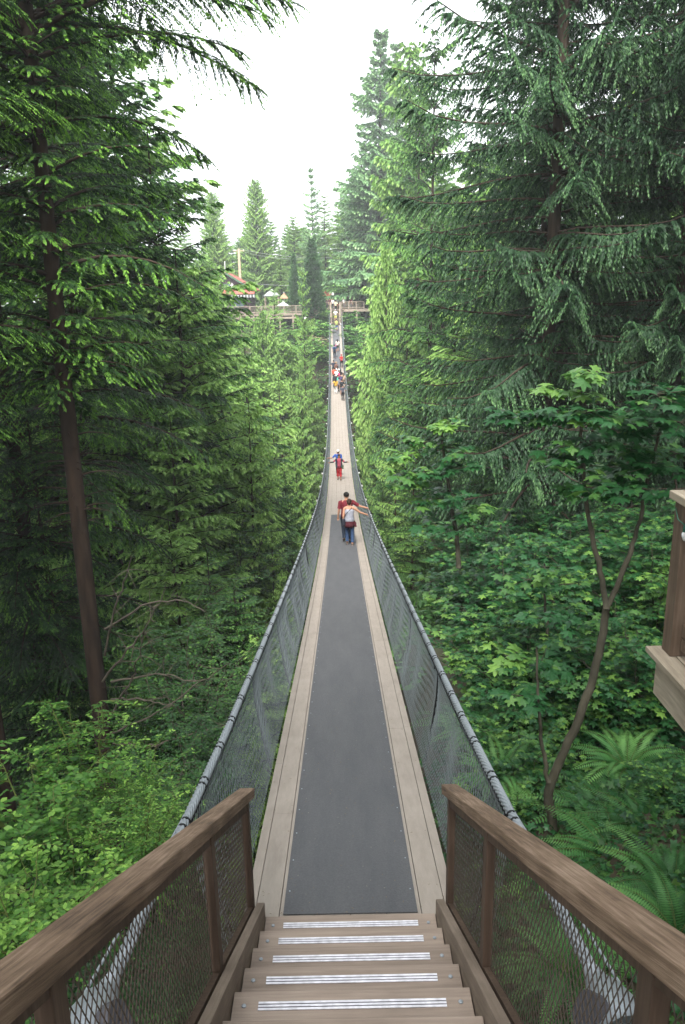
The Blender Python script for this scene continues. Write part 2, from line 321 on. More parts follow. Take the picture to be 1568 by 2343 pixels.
def build_bridge():
    rg = random.Random(4)
    root = tag(empty('suspension_bridge', (0, H0, dk(H0))), 'long narrow suspension footbridge of pale planks sagging across the wooded gorge', 'bridge')
    base = Vector(root.location)
    def fin(o): o.location = -base; o.parent = root; return o
    # planks: seven boards across, laid lengthwise, each 3-5 m long with butt joints
    b = MB(); edges = [-.80, -.715, -.53, -.27, 0, .27, .53, .715, .80]
    for k in range(8):
        h = H0 - rg.uniform(0, 3)
        while h < H1:
            L = rg.uniform(3.4, 4.9); a, c = max(H0, h), min(H1, h + L)
            if c - a > .3:
                strip_mesh(edges[k] + .003, edges[k+1] - .003, a + .002, c - .002, -.002*(k in (0, 7)), .05, rg.uniform(.32, .68), b=b)
            h += L
    fin(b.build('deck_planks', M['deck']))
    h = H0 + .2                                                        # cross beams under the planks
    while h < H1:
        fin(MB().box((float(cx(h)), h, float(dk(h)) - .1), (1.58, .09, .09)).build('cross_beam', M['stringer'])); h += 1.5
    # two runs of rubber matting
    for a, c in ((4.80, 35.8), (99.3, 124.2)):
        m = strip_mesh(-.5, .5, a, c, .012, .010, .5, step=.4)
        o = fin(m.build('rubber_mat', M['mat'])); o['label'] = 'dark grey rubber mat over the near planks' if a < 50 else 'dark grey rubber mat on the far end of the deck'
        h = a + .3
        while h < 26 and a < 50:
            for q in (-.47, .47):
                MB().lathe([(.007, 0), (.006, .004)], 6, (float(cx(h)) + q, h, float(dk(h)) + .0125)).build('screw', M['steel'], o)
            h += .46
    # handrail cables
    def cable_xyz(hh, s, hc=1.15):
        hh = np.asarray(hh, float); z = np.where(hh > 4.65, dk(np.maximum(hh, 4.65)), dk(4.65) - .205*(hh - 4.65)) + hc
        return np.stack([cx(hh) + s*(1.0 + .012*np.clip(6 - hh, 0, 4)), hh, z], -1)
    for s in (-1, 1):
        hh = np.concatenate([np.linspace(2.55, 12, 40), np.linspace(12.6, 127, 140)])
        c = MB(); c.tube(cable_xyz(hh, s), .027, 10)
        # helical strands laid round the cable where one can see them
        for k in range(7):
            h2 = np.linspace(2.6, 14, 420); P = cable_xyz(h2, s); an = h2*2*pi/.42 + k*2*pi/7
            P = P + .024*np.stack([np.cos(an), 0*an, np.sin(an)], -1); c.tube(P, .0085, 5, cap=False)
        o = fin(c.build('handrail_cable', M['steel'], smooth=True))
        o['label'] = 'left steel handrail cable' if s < 0 else 'right steel handrail cable'
        # lower rope just under the cable
        c = MB(); h3 = np.concatenate([np.linspace(4.0, 30, 90), np.linspace(31, 124, 90)])
        c.tube(cable_xyz(h3, s, 1.09) + np.array([s*-.012, 0, 0]), .010, 5); fin(c.build('net_rope', M['black'], smooth=True))
    # paired black bands
    n = 0; rest = MB(); h = 4.15
    while h < 123.5:
        for s in (-1, 1):
            P = cable_xyz([h - .03, h + .03], s); g = MB() if n < 100 else rest
            for q in (-.045, .045):
                Pq = cable_xyz([h + q - .009, h + q + .009], s); g.tube(Pq, .034, 10)
            c0 = P.mean(0)
            g.tube([c0 + [0, .045, -.03], c0 + [s*-.005, .02, -.08], c0 + [s*-.01, 0, -.12]], .007, 5)
            if n < 100: fin(g.build('cable_band', M['black']))
            n += 1
        h += .62 + .04*math.sin(h*3)
    o = fin(rest.build('cable_bands', M['black'])); o['kind'] = 'stuff'
    # wire mesh sides: vertical zigzag wires, real geometry
    for s in (-1, 1):
        b = MB()
        for (a, c, cell, m, r) in ((4.15, 24, .066, 22, .0029), (24, 60, .09, 16, .0040), (60, 124, .14, 10, .006)):
            hk = np.arange(a, c, cell); j = np.arange(m + 1); v = j/m
            Hh = hk[:, None] + np.where(j % 2, cell/2, 0)[None]*np.where(np.arange(len(hk))[:, None] % 2, 1, 1)
            Hh = Hh + .012*np.sin(hk*2.3)[:, None]*v[None]
            zt = np.where(Hh > 4.65, dk(np.maximum(Hh, 4.65)), dk(4.65) - .205*(Hh - 4.65))
            bulge = .035*np.sin(v*pi)[None]*(1 + .8*np.sin(Hh*1.7 + s) + .5*np.sin(Hh*4.1))
            X = cx(Hh) + s*(.985 - .165*v[None]**1.2 + bulge); Z = zt + 1.10*(1 - v[None]) + .02
            P = np.stack([X, Hh, Z], -1)
            # 3-sided tube per zigzag
            ang = np.array([0, 2.094, 4.189]); off = r*np.stack([np.cos(ang), np.sin(ang)*1.0, np.zeros(3)], -1)
            V = P[:, :, None, :] + off[None, None]
            nk = len(hk); i0 = (np.arange(nk)*(m + 1)*3)[:, None, None] + (np.arange(m)*3)[None, :, None]; jj = np.arange(3)[None, None]; kk = (jj + 1) % 3
            Q = np.stack([i0 + jj, i0 + kk, i0 + 3 + kk, i0 + 3 + jj], -1).reshape(-1, 4); b.add(V.reshape(-1, 3), Q)
            # mirrored wire closes the diamonds
            Hm = hk[:, None] + np.where(j % 2, cell/2, cell)[None]
            P2 = P.copy(); P2[:, :, 1] = Hm; V = P2[:, :, None, :] + off[None, None]; b.add(V.reshape(-1, 3), Q)
        o = fin(b.build('wire_mesh_side', M['wire'])); o['label'] = 'left wire mesh side' if s < 0 else 'right wire mesh side'
        # black suspender straps outside the mesh
        for k, h in enumerate((4.55, 7.6, 10.7, 13.8, 16.9, 20, 23, 26, 29, 32, 35, 38)):
            P = cable_xyz([h, h], s); t = P[0] - [0, 0, .03]; q = np.array([float(cx(h)) + s*.86, h + .1, float(dk(h)) - .1])
            g = MB(); g.tube([t, t*.7 + q*.3 + [s*.03, .02, 0], t*.3 + q*.7 + [s*.03, .03, 0], q], .014, 6); fin(g.build('hanger_strap', M['black'], smooth=True))
    # cable sockets beside the near stairs, cradle plates at the far end
    for s in (-1, 1):
        P = cable_xyz([2.62, 2.3, 2.0, 1.7], s); d = (P[3] - P[0]); d /= np.linalg.norm(d)
        g = MB(); Q = [P[0] + d*t for t in (-.12, 0, .04, .34, .36)]
        g.tube(Q, [.034, .06, .085, .155, .15], 20, tint=.5)
        o = fin(g.build('cable_socket', M['steel'], smooth=True))
        k = MB(); e = P[0] + d*.24 + np.array([-s*.10, 0, .07])
        k.tube([e, e + np.array([-s*.05, 0, .03])], .075, 18); ko = k.build('socket_hole', M['strip_dark'], o, smooth=False)
        g = MB(); e = P[0] + d*.2
        for q in (-1, 1): g.bar(e + [q*.13, 0, 0], e + [q*.13, -.9, .1], .022, .09)
        for q in np.linspace(0, 1, 2): g.tube([e + [-.15, -.55*q - .02, -.01 + .06*q], e + [.15, -.55*q - .02, -.01 + .06*q]], .03, 12)
        fin(g.build('anchor_yoke', M['steel']))
        # second thin cable that runs beside the main one
        g = MB(); hh = np.linspace(2.35, 4.6, 12); C = cable_xyz(hh, s); C[:, 0] += s*.09*np.clip((4.6 - hh)/2.2, 0, 1); C[:, 2] += .02
        g.tube(C, .008, 6); fin(g.build('tie_cable', M['steel'], smooth=True))
    return root
bridge = build_bridge()

# ------------------------------------------------------------------ near stairs and railings
SL = .58                                                             # slope of the stairs
def build_stairs():
    t = tag(empty('staircase', (0, 2.9, -3.4)), 'brown timber stairs with white grip strips leading down onto the near end of the bridge', 'stairs'); base = Vector(t.location)
    def fin(o): o.location = -base; o.parent = t; return o
    rg = random.Random(2)
    for k in range(9):
        y = 4.775 - .36*k; z = -4.372 + .21*k
        b = MB(); tn = rg.uniform(.38, .62)
        b.box((0, y - .2, z - .02), (1.25, .40, .04), tint=tn)
        o = fin(b.build('tread', M['tread'], bevel=.004))
        b = MB()
        for q in (0, .019, .038): b.box((0, y - .075 - q, z + .0035), (.98, .0125, .004))
        sp = b.build('grip_strip', M['white'], o)
        b = MB(); b.box((0, y - .094, z + .002), (.978, .05, .003)); b.build('strip_backing', M['strip_dark'], o)
        for s in (-1, 1):
            b = MB(); b.lathe([(.013, 0), (.012, .004), (.006, .006)], 10, (s*.565, y - .09, z + .001)); b.build('bolt', M['steel'], o)
        b = MB(); b.box((0, y - .03, z - .12), (1.24, .03, .155), tint=tn*.9); fin(b.build('riser', M['tread']))
    for s in (-1, 1):
        b = MB(); z1 = -4.27; x0, x1 = s*.632, s*.69
        top = [(4.80, z1), (4.80, z1 - .32), (4.1, z1 - .32 + .3), (1.2, z1 + SL*3.6 - .34), (1.2, z1 + SL*3.6)]
        pts = [(x0, y, z) for y, z in top]
        if s > 0: pts = pts[::-1]
        b.prism(pts, (x1 - x0, 0, 0)); o = fin(b.build('stringer', M['stringer'], bevel=.004))
    b = MB(); b.box((0, .35, -2.64), (1.3, 2.6, .05)); 
    return t
build_stairs()
def build_railing(s):
    lab = 'brown stair railing with dark mesh panels, to the left of the stairs' if s < 0 else 'brown stair railing with dark mesh panels, to the right of the stairs'
    t = tag(empty('stair_railing', (s*.69, 3.4, -3.6)), lab, 'railing', 'pair of stair railings'); base = Vector(t.location)
    def fin(o): o.location = -base; o.parent = t; return o
    X = s*.724; RS = .566
    z0 = -3.345                                                        # rail top at y=4.8
    a = np.array((X, 4.86, z0 - .036)); e = np.array((X, .35, z0 - .036 + RS*4.51))
    o = MB().bar(a, e, .110, .066); h = fin(o.build('handrail', M['rail'], bevel=.006))
    b = MB().bar(a + [0, -.07, -.056], e + [0, 0, -.056], .040, .05); fin(b.build('under_rail', M['post']))
    b = MB().bar((X, 4.72, -4.245), (X, .5, -4.245 + SL*4.22), .04, .035); fin(b.build('bottom_rail', M['post']))
    ys = (4.72, 3.42, 1.50, .5)
    for y in ys:
        zt = z0 - .05 + RS*(4.8 - y); zb = -4.28 + SL*(4.72 - y)
        b = MB().box((X, y, (zt + zb)/2), (.05, .085, zt - zb)); fin(b.build('post', M['post'], bevel=.004))
    for y1, y0 in zip(ys[:-1], ys[1:]):
        b = MB(); c = .042; m = 22; hk = np.arange(y0 + .045, y1 - .045 - c, c); j = np.arange(m + 1); v = j/m
        for ph in (0, 1):
            Y = hk[:, None] + np.where(j % 2, c/2, c*ph)[None]
            zb = -4.24 + SL*(4.72 - Y); Z = zb + v[None]*.835
            P = np.stack([np.full_like(Y, X + s*.012), Y, Z], -1); r = .0024
            ang = np.array([0, 2.094, 4.189]); off = r*np.stack([np.cos(ang), np.sin(ang), 0*ang], -1)
            V = P[:, :, None, :] + off[None, None]; nk = len(hk)
            i0 = (np.arange(nk)*(m + 1)*3)[:, None, None] + (np.arange(m)*3)[None, :, None]; jj = np.arange(3)[None, None]; kk = (jj + 1) % 3
            b.add(V.reshape(-1, 3), np.stack([i0 + jj, i0 + kk, i0 + 3 + kk, i0 + 3 + jj], -1).reshape(-1, 4))
        fin(b.build('mesh_panel', M['darkwire']))
for s in (-1, 1): build_railing(s)

def build_side_deck():
    t = tag(empty('viewing_deck', (2.6, 3.5, -2.4)), 'corner of a grey timber viewing deck with a brown cedar post beside the right stairs', 'deck'); base = Vector(t.location)
    def fin(o): o.location = -base; o.parent = t; return o
    x0, y1, zf = 2.115, 5.06, -2.39
    b = MB(); 
    for k in range(22): b.box((x0 + .08 + k*.145, y1 - 2.6, zf - .02), (.138, 5.2, .04), tint=.4 + .3*((k*7) % 5)/5)
    fin(b.build('deck_boards', M['oldwood'], bevel=.004))
    b = MB(); b.box((x0 + .09, y1 - 2.62, zf - .19), (.05, 5.1, .28)); b.box((x0 + 1.62, y1 - .1, zf - .19), (3.0, .05, .28), tint=.4); fin(b.build('fascia', M['oldwood']))
    b = MB(); b.box((x0 + .175, y1 - .115, zf + .54), (.14, .14, 1.08)); fin(b.build('corner_post', M['oldpost'], bevel=.006))
    b = MB(); b.box((x0 + .175, y1 - 2.52, zf + 1.11), (.21, 5.0, .055)); b.box((x0 + 1.85, y1 - .115, zf + 1.113), (3.1, .21, .05)); fin(b.build('cap_rail', M['oldwood'], bevel=.006))
    for dz in (.10, .2, .92):
        b = MB(); b.box((x0 + .19, y1 - 2.5, zf + dz), (.045, 4.6, .09)); b.box((x0 + 1.8, y1 - .13, zf + dz), (3.1, .045, .09)); fin(b.build('lower_rail', M['oldpost']))
    for k in range(3):
        b = MB(); b.box((x0 + .3, y1 - 1.6 - k*1.4, zf + .5), (.09, .09, 1.0)); fin(b.build('post', M['oldpost']))
    for (lx, ly) in ((x0 + 1.3, y1 - .5), (x0 + 2.6, y1 - .4), (x0 + .35, y1 - 3.4)):
        b = MB(); zg = float(ground(lx, ly)) - .3; b.box((lx, ly, (zg + zf - .3)/2), (.16, .16, zf - .3 - zg)); fin(b.build('support', M['oldpost']))
    # bulb on its green wire
    l = tag(empty('string_light', (x0 + .115, y1 - .21, zf + .9)), 'clear pointed bulb on a green wire hanging against the brown cedar post at right', 'light bulb')
    b = MB(); b.lathe([(.004, -.062), (.012, -.05), (.02, -.03), (.021, -.012), (.015, 0)], 12, (0, 0, 0)); b.build('bulb', GLASS, l, smooth=True)
    b = MB(); b.lathe([(.016, 0), (.016, .03), (.011, .042)], 10); b.build('socket', plain('green plastic', '1f4a3c'), l)
    b = MB(); b.tube([(-.0, .0, .04), (-.03, .05, .07), (-.02, .12, .12), (.01, .2, .13)], .004, 5); b.tube([(0, 0, .04), (.05, -.05, .03), (.2, -.06, .05), (.6, -.06, .06)], .004, 5); b.build('wire', plain('green wire', '35604e'), l)
def glassmat():
    m, t, b = mat_base('clear bulb'); b.inputs['Base Color'].default_value = (.85, .87, .88, 1); b.inputs['Roughness'].default_value = .15
    b.inputs['Transmission Weight'].default_value = .5; return m
GLASS = glassmat()
build_side_deck()

# ------------------------------------------------------------------ foliage templates
NEEDLE = (np.array([(0, 0, 0), (.45, .5, .08), (1, 0, -.05), (.45, -.5, .08)], float), np.array([[0, 3, 2, 1]]))
OVAL = (np.array([(0, 0, 0), (.25, .38, .04), (.6, .5, .02), (1, 0, -.1), (.6, -.5, .02), (.25, -.38, .04)], float), np.array([[0, 3, 2, 1], [0, 5, 4, 3]]))
def maple_tmpl():
    r = [(0, .02), (14, .28), (38, .52), (52, .36), (66, .62), (86, .98), (112, .55), (122, .52), (140, .92)]
    pts = []                                                         # outline: centre lobe, side lobes, base lobes
    A = [(0, 1.0), (12, .70), (20, .56), (38, .78), (48, .92), (58, .70), (72, .44), (92, .58), (112, .66), (128, .42), (160, .22)]
    out = [(math.radians(a), q) for a, q in A]
    left = [(q*cos(a), q*sin(a)) for a, q in out]; right = [(q*cos(a), -q*sin(a)) for a, q in out[1:]][::-1]
    V = [(.32, 0, .04)]
    for x, y in left + right: V.append((.32 + x*.68, y*.68, -.22*(x*x + y*y)*.68))
    n = len(V) - 1
    Fc = [[0, i, i % n + 1] for i in range(1, n + 1)]
    return np.array(V, float), np.array([[a, c, b] for a, b, c in Fc])
MAPLE = maple_tmpl()
def nrm(v): return v/(np.linalg.norm(v, axis=-1, keepdims=True) + 1e-9)

def conifer(seed, H, nb, first, Lmax, prof, e0, droop, tip_up, tw_sp, tw_len, m, lf, lw, hang, leafhang=.15, dead=0.0, R=.35, flat=.7, young=.3, tier=0, skip=0.08, top=.3, clear=None):
    """returns (wood MB, leaf MB).  prof(u): branch length factor for u=0 bottom of crown .. 1 tip"""
    g = np.random.default_rng(seed); wd = MB(); lv = MB()
    k = np.linspace(0, 1, 14); wob = np.stack([.012*H*np.sin(k*4 + seed)*.4*k, .012*H*np.cos(k*3 + seed)*.4*k, k*H - .5*(1-k)], 1)
    wd.tube(wob, R*(1 - k)**.75 + .01, 10, tint=.5)
    def trunk(z): return np.array([np.interp(z/H, k, wob[:, 0]), np.interp(z/H, k, wob[:, 1]), z])
    us = np.sort(g.random(nb)); az = g.random()*6 + np.arange(nb)*2.4 + g.normal(0, .35, nb)
    if tier: us = (np.floor(us*tier) + g.random(nb)*.35)/tier
    for i in range(nb):
        u = us[i]; z = H*(first + (1 - first)*u*.985); a = az[i]
        L = Lmax*prof(u)*(g.uniform(.75, 1.12) if not (.13 < lf < .14) else g.uniform(.82, 1.04))
        if g.random() < .07: L *= .6
        if clear is not None and cos(a - clear) > .62: L *= .34
        b0 = trunk(z); rd = np.array([cos(a), sin(a), 0]); S = np.array([-sin(a), cos(a), 0])
        e = e0 + g.normal(0, .07) + top*u; dr = droop*g.uniform(.75, 1.25)*(1 - .5*u); bend = g.normal(0, .12)
        def C(t):
            t = np.asarray(t)[..., None]
            return b0 + rd*L*t + S*(bend*L*t*t) + np.array([0, 0, 1.])*L*(e*t - dr*t**2 + tip_up*t**4)
        tt = np.linspace(0, 1, 7); isdead = (g.random() < skip) or (u < dead)
        wd.tube(C(tt), (.012 + .010*L)*(1 - tt*.85)*(.55 if H < 15 else 1), 4, cap=False)
        if isdead:
            wd.V.pop(); wd.F.pop(); wd.T.pop(); wd.n -= 28; L *= g.uniform(.2, .45); wd.tube(C(tt), (.014 + .008*L)*(1 - tt*.85), 4, cap=False)
            for q in range(int(L*2.5)):
                t0 = g.uniform(.2, .95); p = C(t0); dd = nrm(rd*g.uniform(.2, 1) + S*g.choice([-1, 1])*g.uniform(.4, 1) + np.array([0, 0, g.normal(-.1, .25)]))
                l = g.uniform(.25, .8)*(1 - t0*.5); wd.tube([p, p + dd*l*.5, p + dd*l + [0, 0, -.06]], [.008, .006, .002], 3, cap=False)
            continue
        n = max(3, int(L*.92/tw_sp)); t = np.clip(np.linspace(.08, 1, n) + g.normal(0, .012, n), .04, 1)
        t = np.concatenate([t, t]); sd_ = np.concatenate([np.ones(n), -np.ones(n)]); nn = 2*n
        P0 = C(t); T = nrm(rd[None]*1 + np.array([0, 0, 1.])*(e - 2*dr*t + 4*tip_up*t**3)[:, None] + S*(2*bend*t)[:, None])
        phi = np.radians(62 - 30*t + g.normal(0, 7, nn))
        d = nrm(T*np.cos(phi)[:, None] + S[None]*(sd_*np.sin(phi))[:, None] + np.array([0, 0, 1.])*g.normal(.03, .08, nn)[:, None])
        l = tw_len*(L/Lmax)**.6*np.clip(.35 + 1.25*np.sin(np.clip(1.02 - t, 0, 1)*pi*.5)*np.clip(t*3.2, .25, 1), .2, 2)*g.uniform(.7, 1.15, nn)
        s = np.linspace(.06, 1, m)
        P = P0[:, None] + d[:, None]*(l[:, None]*s[None])[..., None]; P[..., 2] -= hang*l[:, None]*s[None]**2
        dt = d[:, None] - np.array([0, 0, 1.])*(2*hang*s[None, :, None])
        N = nrm(np.cross(T, S)*1.0); N = N*np.sign(N[:, 2:3] + 1e-6)
        dt = nrm(dt); side = nrm(np.cross(np.broadcast_to(N[:, None], dt.shape), dt))
        for q in (-1, 1):
            psi = g.uniform(.5, .95, (nn, m))
            D = dt*np.cos(psi)[..., None] + side*(q*np.sin(psi))[..., None]*flat
            D = D + g.normal(0, .13, D.shape) - np.array([0, 0, leafhang])
            NN = N[:, None] + g.normal(0, .3, D.shape)
            ll = lf*(1.05 - .45*s[None])*g.uniform(.7, 1.25, (nn, m))
            tint = np.clip(g.normal(.36, .13, (nn, m)) + young*(s[None] > .72) + .12*(u - .3), 0, 1)
            keep = g.random((nn, m)) > .07
            lv.leaves(NEEDLE, P[keep], D[keep], NN[keep], ll[keep], (ll*lw)[keep], tint[keep])
        # shoots along the twig itself
        tint = np.clip(g.normal(.4, .12, nn) + young, 0, 1)
        lv.leaves(NEEDLE, P[:, -1], dt[:, -1] + g.normal(0, .1, (nn, 3)), N, lf*.9, lf*lw, tint)
    return wd, lv
def make_tree(name, mats, *a, **k):
    wd, lv = conifer(*a, **k)
    r = empty(name)
    wd.build('trunk', mats[0], r, smooth=True); lv.build('crown', mats[1], r)
    return r
cone = lambda p=.8, b=.12: (lambda u: (1 - u)**p*(1 - b) + b*(1 - u)**.3 if u < 1 else 0)
def irregular(u): return max(.12, (1 - u)**.75)*(.8 + .25*math.sin(u*19))
def rounded(u): return max(.1, math.sin(min(1, (1.02 - u)*1.6)*pi/2))*(.9 + .1*math.sin(u*23))
def column(u): return max(.05, min(1, (1 - u)*2.2))*.9 + .08

PROTO = {}
def build_protos():
    P = PROTO
    # close western hemlocks: flat layered sprays
    for i, sd_ in enumerate((11, 12)):
        P['hem%d' % i] = make_tree('hemlock_tree', (M['bark'], M['hemlock']), sd_, 32, (340, 280)[i], (.27, .14)[i], 7.4, ((lambda u: float(np.interp(u, (0, .09, .2, .26, .33, .45, .7, 1), (.30, .34, .35, .42, .60, .48, .30, .05)))*(.85 + .15*sin(u*37))), (lambda u: float(np.interp(u, (0, .3, .5, 1), (.45, .8, .7, .06)))*(.85 + .15*sin(u*27))))[i], .36, .44, -.02, .13, 1.3, 26, .082, .42, .40, .28, R=(.18, .26)[i], young=.36, dead=.10, skip=.06, clear=(-1.24 - .4, None)[i])
    # cedars: long arching branches with hanging sprays
    for i, sd_ in enumerate((21, 22)):
        P['ced%d' % i] = make_tree('cedar_tree', (M['cedarbark'], M['cedar']), sd_, 36, 280, .09, 6.0, lambda u: min(.8, (1 - u)**.5)*(.9 + .1*sin(u*21)), .10, .40, .24, .14, .95, 18, .13, .38, .85, .6, R=.24, young=.26, dead=.04, skip=.05)
    # middle distance
    for i, sd_ in enumerate((31, 32)):
        P['mid%d' % i] = make_tree('hemlock_tree', (M['bark'], M['firlight']), sd_, 24, 190, .06, 4.6, cone(.62, .2), .28, .42, .05, .22, .85, 10, .21, .42, .45, .3, R=.2, young=.3, tier=30)
    for i, sd_ in enumerate((35, 36)):
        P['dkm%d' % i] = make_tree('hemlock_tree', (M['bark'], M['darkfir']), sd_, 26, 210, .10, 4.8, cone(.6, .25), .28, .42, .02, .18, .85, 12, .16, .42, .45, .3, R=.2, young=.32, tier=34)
    for i, sd_ in enumerate((41, 42)):
        P['fir%d' % i] = make_tree('fir_tree', (M['bark'], M['fir']), sd_, 34, 230, .08, 6.0, cone(.62, .2), .18, .34, .08, .32, 1.1, 7, .44, .5, .55, .4, R=.35, young=.25, tier=30)
    P['big0'] = make_tree('fir_tree', (M['bark'], M['firblue']), 51, 46, 330, .1, 9.0, irregular, .15, .34, .14, .38, 1.5, 7, .6, .5, .6, .4, R=.5, young=.24, tier=32, skip=.06)
    P['big1'] = make_tree('fir_tree', (M['bark'], M['firblue']), 52, 40, 210, .15, 7.4, irregular, .25, .4, .2, .40, 1.3, 7, .56, .46, .5, .4, R=.45, young=.2, tier=22, skip=.12)
    P['pyr0'] = make_tree('cedar_tree', (M['cedarbark'], M['fir']), 61, 30, 330, .03, 6.6, lambda u: (1 - u)**.55*.93 + .07, .30, .38, .16, .32, 1.1, 7, .46, .5, .55, .45, R=.4, young=.24)
    P['dome0'] = make_tree('cedar_tree', (M['cedarbark'], M['firlight']), 62, 22, 300, .02, 5.4, rounded, .34, .38, .16, .28, .9, 7, .36, .5, .55, .45, R=.3, young=.3)
    P['col0'] = make_tree('cypress_tree', (M['bark'], M['cypress']), 71, 12, 420, .0, 2.1, lambda u: (1 - u)**.8*.93 + .07, .7, .3, .1, .16, .5, 6, .30, .5, .3, .1, R=.15, young=.2)
    for o in P.values(): o['_used'] = 0
build_protos()
def put(kind, x, y, top_z, label, cat, group=None, width=1.0, rz=None, gz=None):
    """stand a copy of a prototype on the ground so that its tip reaches top_z"""
    pr = PROTO[kind]; H = {'hem': 32, 'ced': 36, 'mid': 24, 'dkm': 26, 'fir': 34, 'big': 46, 'pyr': 30, 'dom': 22, 'col': 12}[kind[:3]]
    if kind == 'big1': H = 40
    rad = {'hem': 7.4, 'ced': 6.6, 'mid': 4.8, 'dkm': 5.0, 'fir': 6.2, 'big': 8.4, 'pyr': 6.8, 'dom': 5.6, 'col': 2.2}[kind[:3]]
    z = float(ground(x, y)) - .3 if gz is None else gz
    s = (top_z - z)/H
    if 28 < y < 128 and kind[:3] not in ('hem', 'col'):                # keep the crowns clear of the bridge
        c = float(cx(y)); R = rad*s*width*.85; d = abs(x - c)
        if d < R + 1.4:
            width = max(.42, (d - 1.4)/R)*width if d > 1.4 else .42*width
            R = rad*s*width*.85
            if d < R + 1.4: x = c + math.copysign(R + 1.4, x - c)
    if pr['_used']: o = copy_tree(pr)
    else: o = pr
    pr['_used'] = 1; o['_used'] = 1
    o.location = (x, y, z); o.scale = (s*width, s*width, s); o.rotation_euler = (0, 0, rz if rz is not None else (x*7.3 + y*3.1) % 6.28)
    tag(o, label, cat, group)
    return o
def putp(kind, xD, yD, y, *a, **k):
    p = at(xD, yD, y); return put(kind, p[0], y, p[2], *a, **k)

# ---- trees one can pick out
G1 = 'conifers of the far bank'
putp('pyr0', 582, 410, 150, 'broad pyramid conifer standing alone against the white sky left of the bridge line', 'tree', G1, width=.78)
putp('pyr0', 484, 440, 138, 'pale conifer at the sky edge behind the tips of the dark hemlock branches', 'tree', G1, width=.8)
putp('fir1', 620, 500, 158, 'fir filling the notch right of the lone pyramid conifer', 'tree', G1, width=1.1)
putp('fir0', 672, 490, 160, 'dark fir left of the ragged fir on the skyline', 'tree', G1, width=1.1)
putp('fir0', 655, 508, 165, 'small distant fir in the low notch of the skyline', 'tree', G1, width=.9)
putp('big1', 712, 374, 148, 'ragged blue-green fir with bare side limbs rising left of the tallest fir', 'tree', G1, width=.8)
putp('mid0', 742, 440, 150, 'slender light green conifer in front of the ragged fir', 'tree', G1, width=1.0)
putp('big0', 868, 52, 136, 'tallest blue-green fir above the far end of the bridge', 'tree', G1, width=1.15)
putp('big0', 912, 80, 146, 'second tall fir close behind the tallest fir, its tip to the right', 'tree', G1, width=1.05)
putp('big1', 826, 270, 142, 'dark fir low beside the tallest fir on its left', 'tree', G1, width=.95)
putp('fir1', 936, 60, 92, 'light coloured tall fir half hidden by the hanging cedar at right', 'tree', G1, width=.9)
putp('fir0', 795, 420, 148, 'mid-green fir filling the foot of the tallest fir', 'tree', G1, width=1.2)
putp('col0', 713, 548, 128, 'dark narrow spire-shaped cypress left of the far stairs', 'tree', G1, width=1.0)
putp('col0', 672, 580, 134, 'smaller dark spire-shaped cypress left of the big spire', 'tree', G1, width=.75)
putp('mid1', 690, 600, 96, 'light green hemlock standing in front of the far boardwalk', 'tree', G1, width=.9)
putp('dome0', 858, 545, 78, 'bright yellow-green bushy cedar at the right edge of the bridge', 'tree', G1, width=.85)
putp('dome0', 462, 575, 108, 'pale green cedar to the left of the red-roofed house', 'tree', G1, width=.9)
putp('fir1', 530, 560, 160, 'fir behind the utility pole, left side', 'tree', G1, width=1.3)
putp('dome0', 610, 600, 150, 'rounded conifer behind the utility pole, right side', 'tree', G1, width=1.1)
putp('mid0', 640, 560, 150, 'light conifer between utility pole and spire cypress', 'tree', G1, width=1.1)
putp('fir0', 745, 560, 155, 'fir in the gap right of the big spire cypress', 'tree', G1, width=1.2)
putp('mid1', 628, 655, 114, 'light hemlock rising in front of the pale pavilion roof', 'tree', G1, width=.9)
putp('mid0', 572, 716, 108, 'light hemlock in front of the boardwalk below the house corner', 'tree', G1, width=.8)
putp('dkm0', 990, 10, 62, 'tall dark hemlock closing the sky gap beside the large drooping cedar', 'tree', G1, width=.8)
putp('dkm1', 955, 130, 84, 'dark hemlock in the gap between the tallest fir and the large cedar', 'tree', G1, width=.9)
putp('dome0', 598, 704, 100, 'light green cedar below the corner of the red-roofed house', 'tree', G1, width=.6)

# ---- close trees
for kk, (xd, top, y, lab, wdt, rz) in enumerate((
    (150, None, 18, 'dark hemlock with bare trunk whose layered branches reach right into the sky, left foreground', 1.0, .4),
    (20, None, 23, 'dark hemlock at the left picture edge behind the foreground hemlock', .75, 2.2),
    (-120, None, 15, 'hemlock outside the left edge with lit branch tips hanging into view', .8, 1.3),
    (190, None, 34, 'shaded hemlock behind the lower right of the foreground hemlock', .75, 3.9))):
    p = at(xd, 900, y); tz = (26, 24, 20, 18)[kk]
    if kk == 0: p[0] = -6.3
    put('hem%d' % (kk % 2), p[0], y, tz, lab, 'tree', 'hemlocks on the left bank', width=wdt, rz=rz)
for kk, (x, y, tz, lab, wdt, rz) in enumerate((
    (6.8, 26, 28, 'large drooping cedar nearest the bridge on the right, trunk and bare limbs showing', 1.0, .9),
    (10.6, 25, 27, 'second drooping cedar, right of the large one', .95, 2.0),
    (13.0, 22, 25, 'drooping cedar at the right picture edge', .9, 4.0),
    (13.5, 34, 24, 'dim cedar deep behind the two drooping cedars', 1.0, 5.2),
    (9.0, 36, 20, 'dim cedar behind the trunk of the large drooping cedar', 1.0, 1.2))):
    put('ced%d' % (kk % 2), x, y, tz, lab, 'tree', 'cedars on the right bank', width=wdt, rz=rz)
